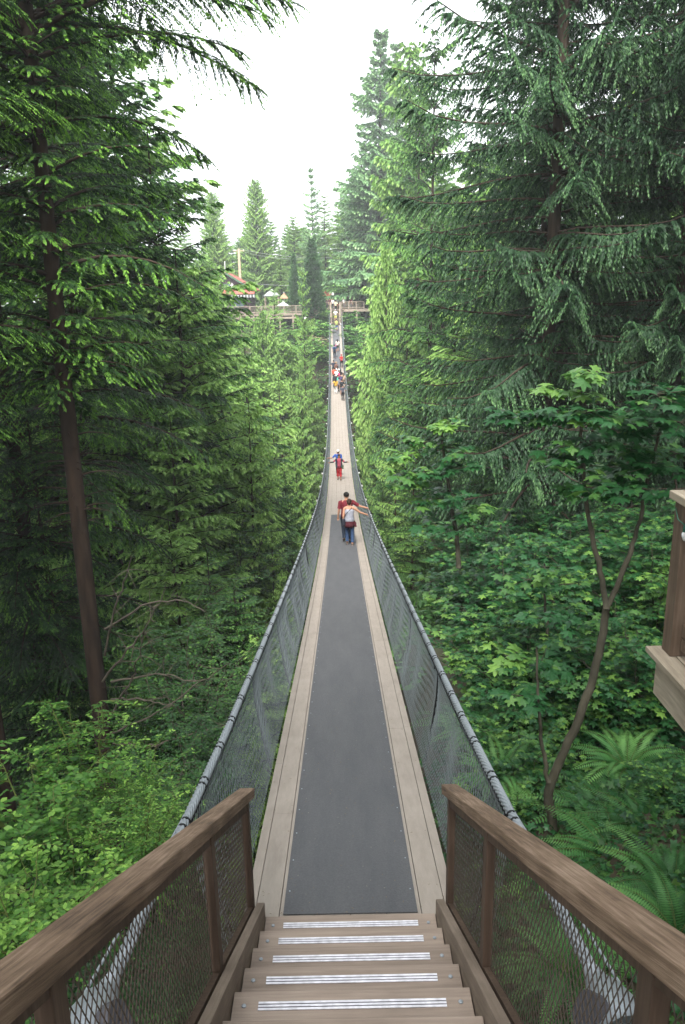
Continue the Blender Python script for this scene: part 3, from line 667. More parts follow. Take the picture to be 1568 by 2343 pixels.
# ---- rows that fill the gorge; every row is told apart by its place, every tree by its rank from the bridge
ORD = ('nearest the bridge', 'second from the bridge', 'third from the bridge', 'fourth from the bridge', 'fifth from the bridge', 'sixth from the bridge', 'seventh from the bridge', 'outermost but one', 'outermost')
rows = [
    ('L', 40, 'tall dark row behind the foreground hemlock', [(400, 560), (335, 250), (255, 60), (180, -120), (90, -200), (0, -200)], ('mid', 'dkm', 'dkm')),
    ('L', 100, 'top row under the boardwalk, left', [(735, 860), (700, 790), (650, 775), (610, 745), (556, 768), (500, 770), (430, 740)], ('fir', 'mid', 'dome0')),
    ('L', 84, 'second row below the boardwalk, left', [(728, 960), (690, 870), (640, 860), (600, 800), (530, 790), (470, 790), (400, 740), (320, 690)], ('mid', 'fir', 'mid')),
    ('L', 66, 'middle row of the left slope', [(722, 1050), (680, 1000), (625, 930), (560, 800), (500, 800), (420, 720), (330, 660), (240, 560)], ('mid', 'fir', 'mid')),
    ('L', 48, 'row halfway down the left slope', [(700, 1180), (655, 1060), (600, 1010), (540, 930), (455, 640), (370, 700), (290, 420), (190, 200), (80, 20)], ('mid', 'dkm', 'fir')),
    ('L', 34, 'near row of the left slope', [(672, 1290), (620, 1210), (565, 905), (470, 1020), (390, 950), (300, 700), (150, 500)], ('mid', 'mid', 'mid')),
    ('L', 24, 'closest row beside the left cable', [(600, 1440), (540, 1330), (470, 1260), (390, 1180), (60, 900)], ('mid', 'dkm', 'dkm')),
    ('R', 92, 'far row of the right slope', [(815, 880), (850, 770), (900, 700), (960, 560), (1040, 420), (1130, 300)], ('fir', 'dome0', 'fir')),
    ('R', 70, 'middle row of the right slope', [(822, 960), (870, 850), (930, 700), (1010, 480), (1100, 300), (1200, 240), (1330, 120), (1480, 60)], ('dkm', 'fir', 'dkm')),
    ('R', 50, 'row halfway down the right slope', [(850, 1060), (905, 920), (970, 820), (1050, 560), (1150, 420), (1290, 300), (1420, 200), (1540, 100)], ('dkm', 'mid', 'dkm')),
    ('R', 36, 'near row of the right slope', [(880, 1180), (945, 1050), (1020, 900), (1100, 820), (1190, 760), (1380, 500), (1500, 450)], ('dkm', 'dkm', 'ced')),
    ('B', 175, 'skyline row behind the houses', [(420, 520), (505, 520), (560, 540), (610, 560), (650, 570), (690, 520), (740, 500), (790, 470), (850, 450), (930, 400), (1010, 380)], ('fir', 'fir', 'pyr0')),
]
import itertools
nmid = itertools.count()
catname = {'dkm': 'shade-darkened hemlock', 'fir': 'mid-green fir', 'mid': 'light green hemlock', 'dom': 'bushy pale cedar', 'ced': 'drooping cedar', 'pyr': 'pyramid conifer'}
def build_rows():
    for side, y, phrase, lst, kinds in rows:
        for i, (xd, yd) in enumerate(lst):
            k = kinds[i % len(kinds)]; kind = k if k[-1].isdigit() else k + str(next(nmid) % 2)
            o_ = ORD[i] if i < 8 else 'outermost'
            if side == 'B': lab = '%s, %s from the left in the %s' % (catname[kind[:3]], ('first', 'second', 'third', 'fourth', 'fifth', 'sixth', 'seventh', 'eighth', 'ninth', 'tenth', 'last')[i], phrase)
            else: lab = '%s, %s in the %s' % (catname[kind[:3]], o_, phrase)
            ys = y + ((i*37) % 7 - 3)*.03*y
            if abs(xd - 784) < 90 and side != 'B': ys = y
            wd = {'ced': .7}.get(k[:3], 1.15) if side != 'B' else 1.6
            putp(kind, xd, yd, ys, lab, 'tree', 'conifers filling the gorge', width=wd*(.9 + .25*((i*53) % 10)/10))
build_rows()
# extra wood outside the frame so the gorge does not end at the picture edge
def outside():
    rg = random.Random(9); n = 0
    for y in (14, 30, 46, 64, 84, 110, 140):
        for s in (-1, 1):
            for q in range(3):
                x = s*(y*.52 + 6 + q*7 + rg.uniform(-2, 2)) if y < 100 else s*(y*.5 + q*12)
                z = float(ground(x, y)) + rg.uniform(26, 38)
                k = ('fir0', 'fir1', 'mid0')[n % 3]; n += 1
                lab = '%s, %s of the %s fringe, %s' % (catname[k[:3]], ('innermost', 'middle', 'outer')[q], 'left' if s < 0 else 'right', {14: 'beside the viewer', 30: 'a little ahead', 46: 'well ahead', 64: 'mid gorge', 84: 'beyond mid gorge', 110: 'far slope', 140: 'far plateau'}[y])
                put(k, x, y, z, lab, 'tree', 'conifers filling the gorge')
outside()
def around_viewer():  # unseen trees put in to shade the near deck, tallest cedars the right bank
    for i, (k, x, y, tz, lab) in enumerate((('ced0', 9.8, 1.5, 21, 'cedar standing right of the near stairs outside the picture'), ('ced1', 13.5, 8.5, 22, 'cedar beyond the viewing deck outside the right edge'), ('hem1', -9.5, 3.5, 20, 'hemlock left of the near stairs outside the picture'),
            ('hem1', -7.5, -5, 21, 'hemlock behind the viewer on the left'), ('ced1', 7.5, -6.5, 38, 'tall unseen cedar behind the viewer on the right, raised for shade'), ('ced0', .5, -10, 22, 'cedar straight behind the viewer'), ('hem1', -3.5, -7.5, 23, 'hemlock just left of straight behind the viewer'), ('ced1', 4, -13, 40, 'tall unseen cedar at the back behind the viewer, raised for shade'), ('hem0', -14, -9, 22, 'hemlock farther back behind the viewer on the left'), ('ced0', 14, -4, 40, 'tall unseen cedar far right behind the viewing deck, raised for shade'))):
        put(k, x, y, tz, lab, 'tree', 'unseen shade trees around the viewpoint', width=.8)
around_viewer()
for o in list(bpy.data.objects):
    if '_used' in o:
        del o['_used']

# ------------------------------------------------------------------ close plants
def ang_vec(a, el): return np.array([cos(a)*cos(el), sin(a)*cos(el), sin(el)])
def broad_shrub(seed, Hh, Rr, nstem, tmpl, leaf, per, layers, mats, name, flat=.25, droop=.2, lw=1.0, young=.2, twl=.35):
    """stems fanning out; side twigs carry opposite leaves held in near-horizontal layers"""
    g = np.random.default_rng(seed); st = MB(); lv = MB(); Pn = []; Dn = []; Nn = []; Tn = []; Ln = []
    for i in range(nstem):
        a = i*2.4 + g.normal(0, .3); lean = g.uniform(.15, 1.0); hgt = Hh*g.uniform(.65, 1.05)*(1.1 - .35*lean)
        k = np.linspace(0, 1, 8); r = Rr*lean
        C = np.stack([cos(a)*r*k**1.3, sin(a)*r*k**1.3, hgt*(k - .18*lean*k**3)], 1) + g.normal(0, .015*Hh, (8, 3))*k[:, None]
        st.tube(C, (.006 + .006*Hh)*(1 - k*.8), 5, cap=False)
        for t in np.linspace(.25, 1, layers):
            p = np.array([np.interp(t, k, C[:, q]) for q in range(3)])
            for q in range(3):
                b = g.uniform(0, 2*pi); l = twl*Hh*g.uniform(.5, 1.1)*(1.15 - .5*t); d = ang_vec(b, g.uniform(-.1, .35))
                kk = np.linspace(0, 1, 5); T = p + d*(kk*l)[:, None] - np.array([0, 0, 1])*(droop*l*kk**2)[:, None]
                st.tube(T, .004*(1 - kk*.6)*max(1, Hh*.5), 3, cap=False)
                for s in np.linspace(.15, 1, per):
                    b_ = np.array([np.interp(s, kk, T[:, c]) for c in range(3)]); sv = np.array([-d[1], d[0], 0])
                    for sg in (-1, 1):
                        Pn.append(b_ + g.normal(0, .01, 3)); dd = d*g.uniform(.3, .8) + sv*sg*g.uniform(.5, 1) + [0, 0, g.normal(-.12, .15)]
                        Dn.append(dd); Nn.append(np.array([0, 0, 1.]) + g.normal(0, flat, 3)); Tn.append(g.normal(.42, .13) + young*(s > .8)*(t > .8) + .12*t); Ln.append(leaf*g.uniform(.6, 1.2))
    lv.leaves(tmpl, np.array(Pn), np.array(Dn), np.array(Nn), np.array(Ln), np.array(Ln)*lw, np.clip(np.array(Tn), 0, 1))
    r = empty(name); st.build('stems', mats[0], r); lv.build('foliage', mats[1], r); return r
def place(pr, loc, rz, s, label, cat, group, first):
    o = pr if first else copy_tree(pr)
    o.location = loc; o.rotation_euler = (0, 0, rz); o.scale = (s, s, s) if not isinstance(s, tuple) else s
    tag(o, label, cat, group); return o
def plants():
    # --- vine maple thicket on the right bank
    v = [broad_shrub(100 + i, 2.2, 1.5, 11, MAPLE, .135, 5, 7, (M['smoothbark'], M['maple']), 'maple_shrub', lw=1.0, young=.22) for i in range(3)]
    spots = [(990, 1330, 13, 1.15, 'lowest maple shrub against the right cable, top level with the walking couple'), (1080, 1270, 15, 1.3, 'maple shrub a step up from the cable on the right bank'),
             (1180, 1240, 14, 1.3, 'maple shrub under the thin sapling on the right bank'), (1290, 1190, 16, 1.4, 'tall maple shrub behind the left limb of the forked maple'),
             (1420, 1180, 15, 1.4, 'tall maple shrub seen between the two limbs of the forked maple'), (1520, 1200, 13, 1.2, 'maple shrub behind the brown cedar post'),
             (1010, 1450, 11, .95, 'maple shrub leaning toward the right cable below the first bend'), (1120, 1400, 12, 1.1, 'yellow-tipped maple shrub in the middle of the right thicket'),
             (1240, 1380, 11.5, 1.1, 'maple shrub left of the fork of the forked maple'), (1400, 1360, 11, 1.1, 'maple shrub right of the fork of the forked maple'),
             (1500, 1420, 10, 1.0, 'maple shrub left of the grey ledge of the viewing deck'), (1100, 1560, 10, .85, 'dark maple shrub above the ferns beside the right cable'),
             (1170, 1600, 9.6, .65, 'maple shrub with pale leaves left of the lower trunk'), (1345, 1540, 10.2, .6, 'maple shrub crossing behind the lower trunk'),
             (1140, 1720, 8.5, .6, 'small maple shrub at the root of the side stem'),
             (1550, 1720, 7.4, .4, 'large-leaved pale maple shrub below the viewing deck'), (1530, 2080, 5.4, .33, 'large-leaved maple shrub above the right handrail'),
             (1170, 1830, 8.4, .4, 'low maple shrub in the crook of the right cable'), 
             (1240, 1290, 20, 1.3, 'dim maple shrub at the back of the right thicket'), (1100, 1180, 22, 1.4, 'dim maple shrub at the foot of the large cedar'), (1390, 1170, 21, 1.4, 'dim maple shrub at the back behind the forked maple'), (1265, 1120, 23, 1.3, 'dim maple shrub hiding the foot of the large cedar trunk'), (1500, 1130, 19, 1.3, 'dim maple shrub at the foot of the second cedar')]
    for i, (x, y, h, s, lab) in enumerate(spots):
        p = at(x, y, h); z = p[2] - 2.0*s; p[0] = max(p[0], 1.25 + 1.5*s); s *= .94
        place(v[i % 3], (p[0], h, z), i*2.1, s, lab, 'shrub', 'maple thicket on the right bank', i < 3)
    # --- huckleberry and salal at lower left
    w_ = [broad_shrub(200 + i, 1.7, 1.1, 9, OVAL, .052, 9, 7, (M['stem'], M['berry']), 'berry_shrub', lw=.5, young=.3, droop=.2, twl=.36, flat=.15) for i in range(2)]
    w2 = broad_shrub(210, 1.5, 1.1, 9, OVAL, .08, 7, 6, (M['stem'], M['berry']), 'berry_shrub', lw=.55, young=.2, droop=.3, twl=.36)
    sp = [(190, 1640, 7.6, 1.25, 0, 'feathery yellow-green shrub with upright twigs in front of the hemlock trunk base'), (320, 1760, 7.0, .85, 1, 'yellow-green shrub reaching toward the left cable'),
          (60, 1690, 6.4, 1.1, 2, 'yellow-green shrub cut by the left picture edge'), (150, 1880, 5.6, .9, 2, 'large-leaved bright shrub leaning over the left handrail'),
          (300, 1850, 6.0, .85, 1, 'bright shrub just above the middle of the left handrail'), (30, 1960, 4.6, .75, 2, 'nearest bright shrub at the left end of the handrail'),
          (400, 1830, 7.0, .6, 0, 'small-leaved shrub under the left cable')]
    used = set()
    for i, (x, y, h, s, k, lab) in enumerate(sp):
        p = at(x, y, h); pr = (w_ + [w2])[k]
        s *= .9; place(pr, (p[0], h, p[2] - 1.5*s), i*1.7, s, lab, 'shrub', 'bright shrubs on the left bank', k not in used); used.add(k)
    # deciduous understory lower on the left slope
    u = broad_shrub(220, 3.2, 2.2, 11, OVAL, .10, 8, 8, (M['smoothbark'], M['shade']), 'leafy_shrub', lw=.6, young=.2)
    for i, (x, y, h, s, lab) in enumerate([(560, 1500, 17, .9, 'leafy shrub in the hollow beside the left cable, lower'), (610, 1330, 24, 1.1, 'leafy shrub in the hollow beside the left cable, upper'), (480, 1640, 13, .7, 'leafy shrub behind the dead twigs'),
             (400, 1420, 19, 1.1, 'leafy shrub right of the hemlock trunk'), (500, 1380, 22, 1.2, 'leafy shrub between hemlock trunk and left cable'), (470, 1740, 9.5, .6, 'leafy shrub low beside the left cable'), 
             (650, 1180, 33, 1.4, 'leafy shrub by the cable level with the walking couple, left'), (690, 1090, 40, 1.5, 'leafy shrub by the left cable level with the red trousers')]):
        p = at(x, y, h); p[0] = min(p[0], -(1.2 + 2.5*s)); place(u, (p[0], h, p[2] - 3.1*s), i*1.3, s, lab, 'shrub', 'leafy shrubs of the left slope', i == 0)
    # --- sword ferns
    def fern(seed):
        g = np.random.default_rng(seed); st = MB(); lv = MB()
        for i in range(26):
            a = i*2.4 + g.normal(0, .2); L = g.uniform(.75, 1.15); k = np.linspace(0, 1, 9); el = g.uniform(.7, 1.25)
            r = L*(cos(el)*k + .45*k**2.2); z = L*(sin(el)*k - .62*k**2.4)
            C = np.stack([cos(a)*r, sin(a)*r, z], 1); st.tube(C, .005*(1 - k*.8), 3, cap=False)
            n = 34; t = np.linspace(.1, .99, n); P = np.stack([np.interp(t, k, C[:, q]) for q in range(3)], 1); T = nrm(np.gradient(P, axis=0)); S = nrm(np.cross(T, np.array([0, 0, 1.])))
            l = .15*np.clip(np.sin((t*.93 + .07)*pi)**.6, .05, 1)*(1.1 - .5*t) + .01
            tn = np.clip(g.normal(.45, .1) + .15*t, 0, 1)
            for q in (-1, 1):
                D = S*q + T*.3 - np.array([0, 0, .25]); lv.leaves(NEEDLE, P, D, np.cross(T, S*1.0) + np.array([0, 0, .3]) , l, np.full(n, .024), tn)
        r = empty('fern'); st.build('stalks', M['stem'], r); lv.build('fronds', M['fern'], r); return r
    fs = [fern(300), fern(301)]
    for i, (x, y, h, s, lab) in enumerate([(1470, 1990, 6.2, 1.0, 'largest sword fern, above the middle of the right handrail'), (1330, 1960, 6.8, .85, 'sword fern with browning fronds beside the right handrail'), (1400, 1800, 7.6, .95, 'bright sword fern behind the large one'),
             (1500, 1840, 7.0, .9, 'sword fern near the right edge under the pale maple leaves'), (1150, 1720, 8.6, .8, 'sword fern close to the right cable'),
             (1090, 1620, 10, .9, 'sword fern in the shade by the cable, farther up'), (1380, 2080, 5.3, .7, 'sword fern right behind the right handrail'), (1240, 1760, 8.8, .8, 'sword fern in the shade left of the trunk'), (1550, 1960, 5.8, .8, 'sword fern cut by the right edge'), (1300, 2150, 4.6, .6, 'fern seen through the right mesh panel'), (1440, 1690, 8.6, .9, 'highest sword fern, under the viewing deck'), (1420, 1900, 6.6, .95, 'sword fern wedged between the largest fern and its brighter neighbour'), (1560, 2060, 5.0, .7, 'sword fern at the right edge close to the right handrail'), (1480, 2100, 5.2, .6, 'small sword fern touching the right handrail'), (1540, 1900, 6.9, .9, 'sword fern at the right edge behind the largest fern')]):
        p = at(x, y, h); place(fs[i % 2], (p[0], h, p[2] - .55*s), i*.9, s, lab, 'fern', 'sword ferns on the right bank', i < 2)
    # --- forked young maple with individual limbs
    def forked(name, limbs, radii, heads, label, seed, leaf=.17, spread=.55, nper=26):
        g = np.random.default_rng(seed); r = tag(empty(name, limbs[0][0]), label, 'tree'); b0 = np.array(limbs[0][0])
        for i, (lm, rr) in enumerate(zip(limbs, radii)):
            P = np.array(lm); n = 24; kk = np.linspace(0, len(P) - 1, n); Q = np.stack([np.interp(kk, np.arange(len(P)), P[:, q]) for q in range(3)], 1)
            for _ in range(3): Q[1:-1] = (Q[:-2] + 2*Q[1:-1] + Q[2:])/4
            Q[1:-1] += g.normal(0, .008, (n - 2, 3))
            rad = np.linspace(rr[0], rr[1], n)*(1 + .10*np.sin(np.arange(n)*1.7)*(np.arange(n) % 5 == 0))
            o = MB().tube(Q - b0, rad, 9).build('trunk' if i == 0 else 'limb', M['smoothbark'], r, smooth=True)
        lv = MB(); tw = MB(); Pn = []; Dn = []; Nn = []; Ln = []; Tn = []
        for hp, rad, yg in heads:
            hp = np.array(hp)
            for q in range(7):
                a = g.uniform(0, 2*pi); l = rad*g.uniform(.5, 1.1); d = np.array([cos(a), sin(a), g.uniform(-.25, .3)])
                s0 = hp - np.array([0, 0, .25*rad]); k = np.linspace(0, 1, 4); T = s0 + d*(k*l)[:, None]; tw.tube(T - b0, .006*(1 - .7*k), 4, cap=False)
                for s in np.linspace(.25, 1, max(2, nper//7)):
                    pp = s0 + d*l*s
                    for sg in (-1, 1):
                        Pn.append(pp - b0 + g.normal(0, .02, 3)); sv = np.array([-d[1], d[0], 0]); Dn.append(d*g.uniform(.2, 1) + sv*sg + [0, 0, g.normal(-.15, .2)])
                        Nn.append(np.array([0, -.15, 1.]) + g.normal(0, .28, 3)); Ln.append(leaf*g.uniform(.65, 1.2)); Tn.append(np.clip(g.normal(.42, .12) + yg, 0, 1))
        Ln = np.array(Ln); lv.leaves(MAPLE, np.array(Pn), np.array(Dn), np.array(Nn), Ln, Ln, np.array(Tn))
        o = tw.build('twigs', M['smoothbark'], r); o['kind'] = 'stuff'; lv.build('foliage', M['maple'], r); return r
    A = lambda pts, h: [at(x, y, h + (k*.06)) for k, (x, y) in enumerate(pts)]
    h = 7.3
    limbs = [A([(1282, 1960), (1262, 1880), (1252, 1800), (1290, 1720), (1330, 1640), (1356, 1560), (1376, 1480), (1388, 1390)], h),
             A([(1388, 1392), (1372, 1290), (1350, 1200), (1332, 1080), (1328, 960), (1330, 860)], h + .4),
             A([(1388, 1392), (1432, 1290), (1455, 1230), (1480, 1120), (1508, 1000), (1530, 900)], h + .4),
             A([(1256, 1790), (1242, 1720), (1232, 1640), (1230, 1540), (1228, 1480)], h)]
    heads = [((x, y), rd, yg) for x, y, rd, yg in ((1340, 845, .18, .4), (1300, 880, .28, .25), (1350, 920, .35, .05), (1250, 925, .35, 0), (1190, 930, .3, 0), (1400, 930, .3, .1), (1440, 960, .3, 0), (1320, 1000, .35, -.05), (1290, 1040, .32, -.05), (1390, 1050, .32, -.05),
             (1500, 880, .35, .05), (1545, 870, .35, 0), (1470, 930, .35, 0), (1560, 940, .4, -.05), (1440, 1010, .3, 0), (1510, 1040, .35, -.08), (1480, 1100, .3, -.08), (1550, 1020, .3, 0), (1340, 1100, .25, -.05), (1420, 1100, .25, -.05), (1240, 1500, .22, .1), (1190, 1580, .22, .1), (1160, 1490, .22, .3), (1260, 1400, .25, 0))]
    heads = [(at(x, y, h + .5 + .3*math.sin(i*2.3)), rd*1.1, yg) for i, ((x, y), rd, yg) in enumerate(heads)]
    forked('maple_tree', limbs, [(.055, .040), (.033, .011), (.031, .011), (.025, .009)], heads, 'young maple whose slanting trunk forks into two tall limbs, right foreground', 5)
    h = 14
    limbs = [A([(1050, 1300), (1046, 1230), (1030, 1130), (1015, 1040), (1008, 970)], h)]
    heads = [(at(x, y, h + .2*math.sin(i)), rd*1.3, yg) for i, (x, y, rd, yg) in enumerate(((1022, 965, .2, .3), (970, 1000, .3, .1), (1030, 1010, .35, .05), (940, 1030, .3, .1), (1050, 1060, .3, 0), (960, 1070, .35, 0), (1040, 1120, .35, 0), (985, 1130, .3, .1), (1080, 1150, .35, .1), (930, 1090, .3, .1), (1000, 1190, .4, 0)))]
    forked('maple_tree', limbs, [(.05, .02)], heads, 'slender maple sapling right of the bridge with leaves against the dark forest', 6, leaf=.24)
    h = 11
    limbs = [A([(1262, 1640), (1256, 1500), (1248, 1380), (1246, 1290)], h)]
    heads = [(at(x, y, h), .45, .05) for x, y in ((1246, 1280), (1210, 1310), (1290, 1320))]
    forked('maple_tree', limbs, [(.03, .015)], heads, 'thin straight maple stem left of the forked maple', 8)
    # --- dead lower limbs and a fallen branch beside the hemlock trunk
    g = np.random.default_rng(77); r = tag(empty('dead_branch', at(300, 1560, 15)), 'bare grey twisted dead branches sticking up right of the hemlock trunk base', 'branch'); b0 = np.array(r.location)
    for i, pts in enumerate(([(235, 1560), (300, 1480), (345, 1420), (380, 1340)], [(250, 1640), (300, 1560), (318, 1500), (332, 1450)], [(240, 1440), (330, 1380), (420, 1370), (470, 1400)], [(250, 1680), (350, 1640), (460, 1560), (520, 1520)], [(255, 1600), (330, 1600), (400, 1615)], [(260, 1700), (330, 1710), (400, 1690), (560, 1650)], [(240, 1500), (262, 1400), (290, 1320), (300, 1270)], [(255, 1560), (360, 1540), (450, 1560)])):
        P = np.array([at(x, y, 16.5 - k*.5) for k, (x, y) in enumerate(pts)]) - b0; m = MB(); kk = np.linspace(0, len(P) - 1, 14)
        Q = np.stack([np.interp(kk, np.arange(len(P)), P[:, q]) for q in range(3)], 1)
        for _ in range(2): Q[1:-1] = (Q[:-2] + 2*Q[1:-1] + Q[2:])/4
        Q[1:-1] += g.normal(0, .02, (12, 3)); m.tube(Q, np.linspace(.030, .008, 14), 5)
        for q in range(9):
            p = Q[g.integers(3, 13)]; d = nrm(g.normal(0, 1, 3)*[1, .6, .6]); m.tube([p, p + d*.25, p + d*g.uniform(.35, .7) + [0, 0, g.normal(0, .08)]], [.009, .006, .003], 4, cap=False)
        m.build('branch', M['deadwood'], r)
    # --- undergrowth nobody could count
    g = np.random.default_rng(31)
    def cover(n, xr, yr, size, tm, name, label, mat, lift=.3, lw=1.0, skipdeck=1.1):
        x = g.uniform(*xr, n); y = g.uniform(*yr, n); k = np.abs(x - cx(y)) > skipdeck; x, y = x[k], y[k]; z = ground(x, y) + g.random(len(x))**1.5*lift
        P = np.stack([x, y, z], 1); a = g.uniform(0, 6.28, len(x)); D = np.stack([np.cos(a), np.sin(a), g.normal(0, .25, len(x))], 1)
        N = np.array([0, 0, 1.]) + g.normal(0, .45, (len(x), 3)); L = size*g.uniform(.6, 1.3, len(x))
        m = MB(); m.leaves(tm, P, D, N, L, L*lw, np.clip(g.normal(.42, .17, len(x)), 0, 1)); tag(m.build(name, mat), label, None, None, 'stuff')
    cover(17000, (1.0, 12), (.5, 15), .10, MAPLE, 'ground_cover', 'dense low leafy undergrowth on the right bank', M['maple'], .22)
    cover(12000, (1.2, 7), (1.5, 10), .085, MAPLE, 'near_ground_cover', 'low leaves between the ferns on the right bank', M['shade'], .10)
    cover(15000, (-9, -.9), (.5, 9), .065, OVAL, 'ivy', 'small dark ivy leaves over the soil below the left railing', M['cover'], .12, .7)
    cover(22000, (-14, -1.2), (7, 22), .10, OVAL, 'low_undergrowth', 'small-leaved undergrowth on the near left slope', M['shade'], .5, .55, 0)
    cover(30000, (-30, 34), (18, 60), .34, OVAL, 'undergrowth', 'ferny undergrowth on the gorge slopes', M['cover'], 1.2, .4, 0)
    cover(26000, (-60, 60), (60, 150), .8, OVAL, 'far_undergrowth', 'bushy undergrowth on the far bank', M['broad'], 1.6, .6, 0)
    cover(9000, (-13, 12), (92, 127), .55, OVAL, 'bank_undergrowth', 'bright brush covering the bank below the far stairs', M['broad'], 1.3, .6, 1.2)
    cover(9000, (-70, 70), (150, 260), 1.6, OVAL, 'far_wood', 'wooded plateau behind the far bank', M['broad'], 5, .6, 0)
    g = np.random.default_rng(5); n = 380; y = 4.8 + 24*g.random(n)**1.6; x = cx(y) + g.uniform(-.78, .78, n); a = g.uniform(0, 6.28, n)
    m = MB(); m.leaves(NEEDLE, np.stack([x, y, np.array([dk(v) for v in y]) + .018], 1), np.stack([np.cos(a), np.sin(a), 0*a], 1), np.tile([0, 0, 1.], (n, 1)), g.uniform(.008, .03, n), g.uniform(.003, .008, n), .5)
    tag(m.build('fallen_needles', plain('dry needle litter', '6f5f48', noise=.5, scale=30)), 'dry needles and specks of litter scattered over the near deck', None, None, 'stuff')
plants()

# ------------------------------------------------------------------ far bank: stairs, boardwalk, house, canopies, pole
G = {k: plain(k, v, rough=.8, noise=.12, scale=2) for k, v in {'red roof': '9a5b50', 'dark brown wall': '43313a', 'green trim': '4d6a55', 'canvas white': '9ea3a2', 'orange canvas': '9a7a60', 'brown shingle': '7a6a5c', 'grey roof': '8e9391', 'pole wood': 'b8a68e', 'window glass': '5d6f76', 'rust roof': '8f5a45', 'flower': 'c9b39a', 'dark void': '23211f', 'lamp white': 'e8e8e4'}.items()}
FZ = float(dk(124.2))
def far_side():
    X0 = float(cx(126))
    t = tag(empty('staircase', (X0, 124.4, FZ)), 'far grey timber stairs climbing from the bridge to the platform on the other bank', 'stairs'); b0 = np.array(t.location)
    zt = at(772, 707, 128.4)[2]; n = 12; rz = (zt - FZ)/n; rn = 4.0/n
    for k in range(n): MB().box((0, .25 + k*rn, rz*(k + 1) - .03), (1.15, rn*.9, .05)).build('tread', M['farwood'], t)
    for s in (-1, 1):
        MB().bar((s*.62, 0, .1), (s*.62, 4.1, zt - FZ), .07, .28).build('stringer', M['farwood'], t)
        MB().bar((s*.72, 0, 1.1), (s*.72, 4.1, zt - FZ + 1.05), .13, .09).build('handrail', M['farwood'], t)
        for q in range(4): MB().box((s*.72, .1 + q*1.3, .5 + (zt - FZ)*(.1 + q*1.3)/4.1), (.1, .1, 1.1)).build('post', M['farwood'], t)
        MB().box((s*.8, -.1, .12), (.16, .16, .2)).build('end_block', M['white'], t)
    # platform in the middle and to the right
    def rail(t, b0, p, q, zf, npost, infill=True):
        p = np.array([p[0], p[1], zf]) - b0; q = np.array([q[0], q[1], zf]) - b0
        MB().bar(p + [0, 0, 1.08], q + [0, 0, 1.08], .16, .09).build('top_rail', M['farwood'], t)
        MB().bar(p + [0, 0, .15], q + [0, 0, .15], .06, .1).build('lower_rail', M['farwood'], t)
        for k in range(npost):
            c = p + (q - p)*k/(npost - 1); MB().box(c + [0, 0, .5], (.14, .14, 1.05)).build('post', M['farwood'], t)
        if infill:
            m = MB(); n = int(np.linalg.norm(q - p)/.16)
            for k in range(n): m.box(p + (q - p)*(k + .5)/n + [0, 0, .6], (.035, .035, .85))
            m.build('balusters', M['farwood'], t)
    t = tag(empty('viewing_platform', (X0, 129, zt)), 'grey timber platform at the top of the far stairs, crowded with visitors', 'platform'); b0 = np.array(t.location)
    MB().box((1.6, 3.4, -.1), (9.0, 6.0, .14)).build('floor', M['farwood'], t); MB().box((4.0, .35, -.3), (5.4, .12, .34)).build('beam', M['farwood'], t)
    rail(t, b0, (X0 + .9, 129.3), (X0 + 4.6, 129.3), zt, 4); rail(t, b0, (X0 - 2.6, 129.3), (X0 - .9, 129.3), zt, 3)
    for x in (-2.6, -1.0, 1.0, 3.4, 5.8):
        g = float(ground(X0 + x, 129.5)) - .5 - zt; MB().box((x, .5, g/2 - .15), (.24, .24, -g)).build('support', M['farwood'], t)
    # boardwalk running left in front of the house
    zl = at(700, 715, 127)[2]; a = at(520, 715, 127)[0]; b = X0 - 2.6
    t = tag(empty('boardwalk', ((a + b)/2, 127, zl)), 'long grey raised boardwalk with railing running left from the far platform past the red-roofed house', 'boardwalk'); b0 = np.array(t.location)
    L = b - a; MB().box((0, 1.3, -.1), (L, 2.8, .12)).build('floor', M['farwood'], t); MB().box((0, 0, -.26), (L, .12, .26)).build('fascia', M['farwood'], t); MB().box((0, .05, -.75), (L, .2, .3)).build('lower_beam', M['farwood'], t)
    MB().box((0, 2.4, -1.4), (L, .2, 2.2)).build('underside_shade', G['dark void'], t)  # dark sheet under the floor, its near-black colour stands for shade
    rail(t, b0, (a, 127), (b, 127), zl, 9)
    for k in range(8):
        x = -L/2 + k*L/7; g = float(ground(x + b0[0], 127)) - .5 - zl; MB().box((x, .1, g/2 - .1), (.24, .24, -g)).build('support', M['farwood'], t)
    # house
    H_ = 131.; ap = at(518, 625, H_); ev = at(584, 665, H_); wl = at(571, 672, H_); fl = at(571, 706, H_)
    t = tag(empty('house', (ap[0], H_, fl[2])), 'dark brown timber house with a red gabled roof and striped awning behind the boardwalk', 'house'); b0 = np.array(t.location)
    ax, az = 0., ap[2] - fl[2]; ex, ez = ev[0] - ap[0], ev[2] - fl[2]; wx, wz = wl[0] - ap[0], wl[2] - fl[2]; D = 9.
    MB().prism([(-wx, 0, -2), (wx, 0, -2), (wx, 0, ez), (ax, 0, az - .25), (-wx, 0, ez)], (0, D, 0)).build('walls', G['dark brown wall'], t)
    for s in (-1, 1):
        m = MB(); th = .16; P = [(0, -.6, az), (s*ex, -.6, ez), (s*ex, D + .5, ez), (0, D + .5, az)]
        m.prism(P if s < 0 else P[::-1], (0, 0, th)); m.build('roof_slope', G['red roof'], t)
        MB().bar((0, -.66, az - .06), (s*ex*.98, -.66, ez - .02), .1, .28).build('barge_board', G['green trim'], t)
    m = MB(); m.prism([(-ex, -1.5, ez - .55), (ex, -1.5, ez - .55), (ex, .1, ez + .15), (-ex, .1, ez + .15)], (0, 0, .12)); m.build('skirt_roof', G['red roof'], t)
    aw = MB()
    for k in range(int(2*ex/.5)): aw.box((-ex + .4 + k*.5, -1.45, ez - .85), (.3, .04, .42))
    aw.build('awning_fringe', G['canvas white'], t)
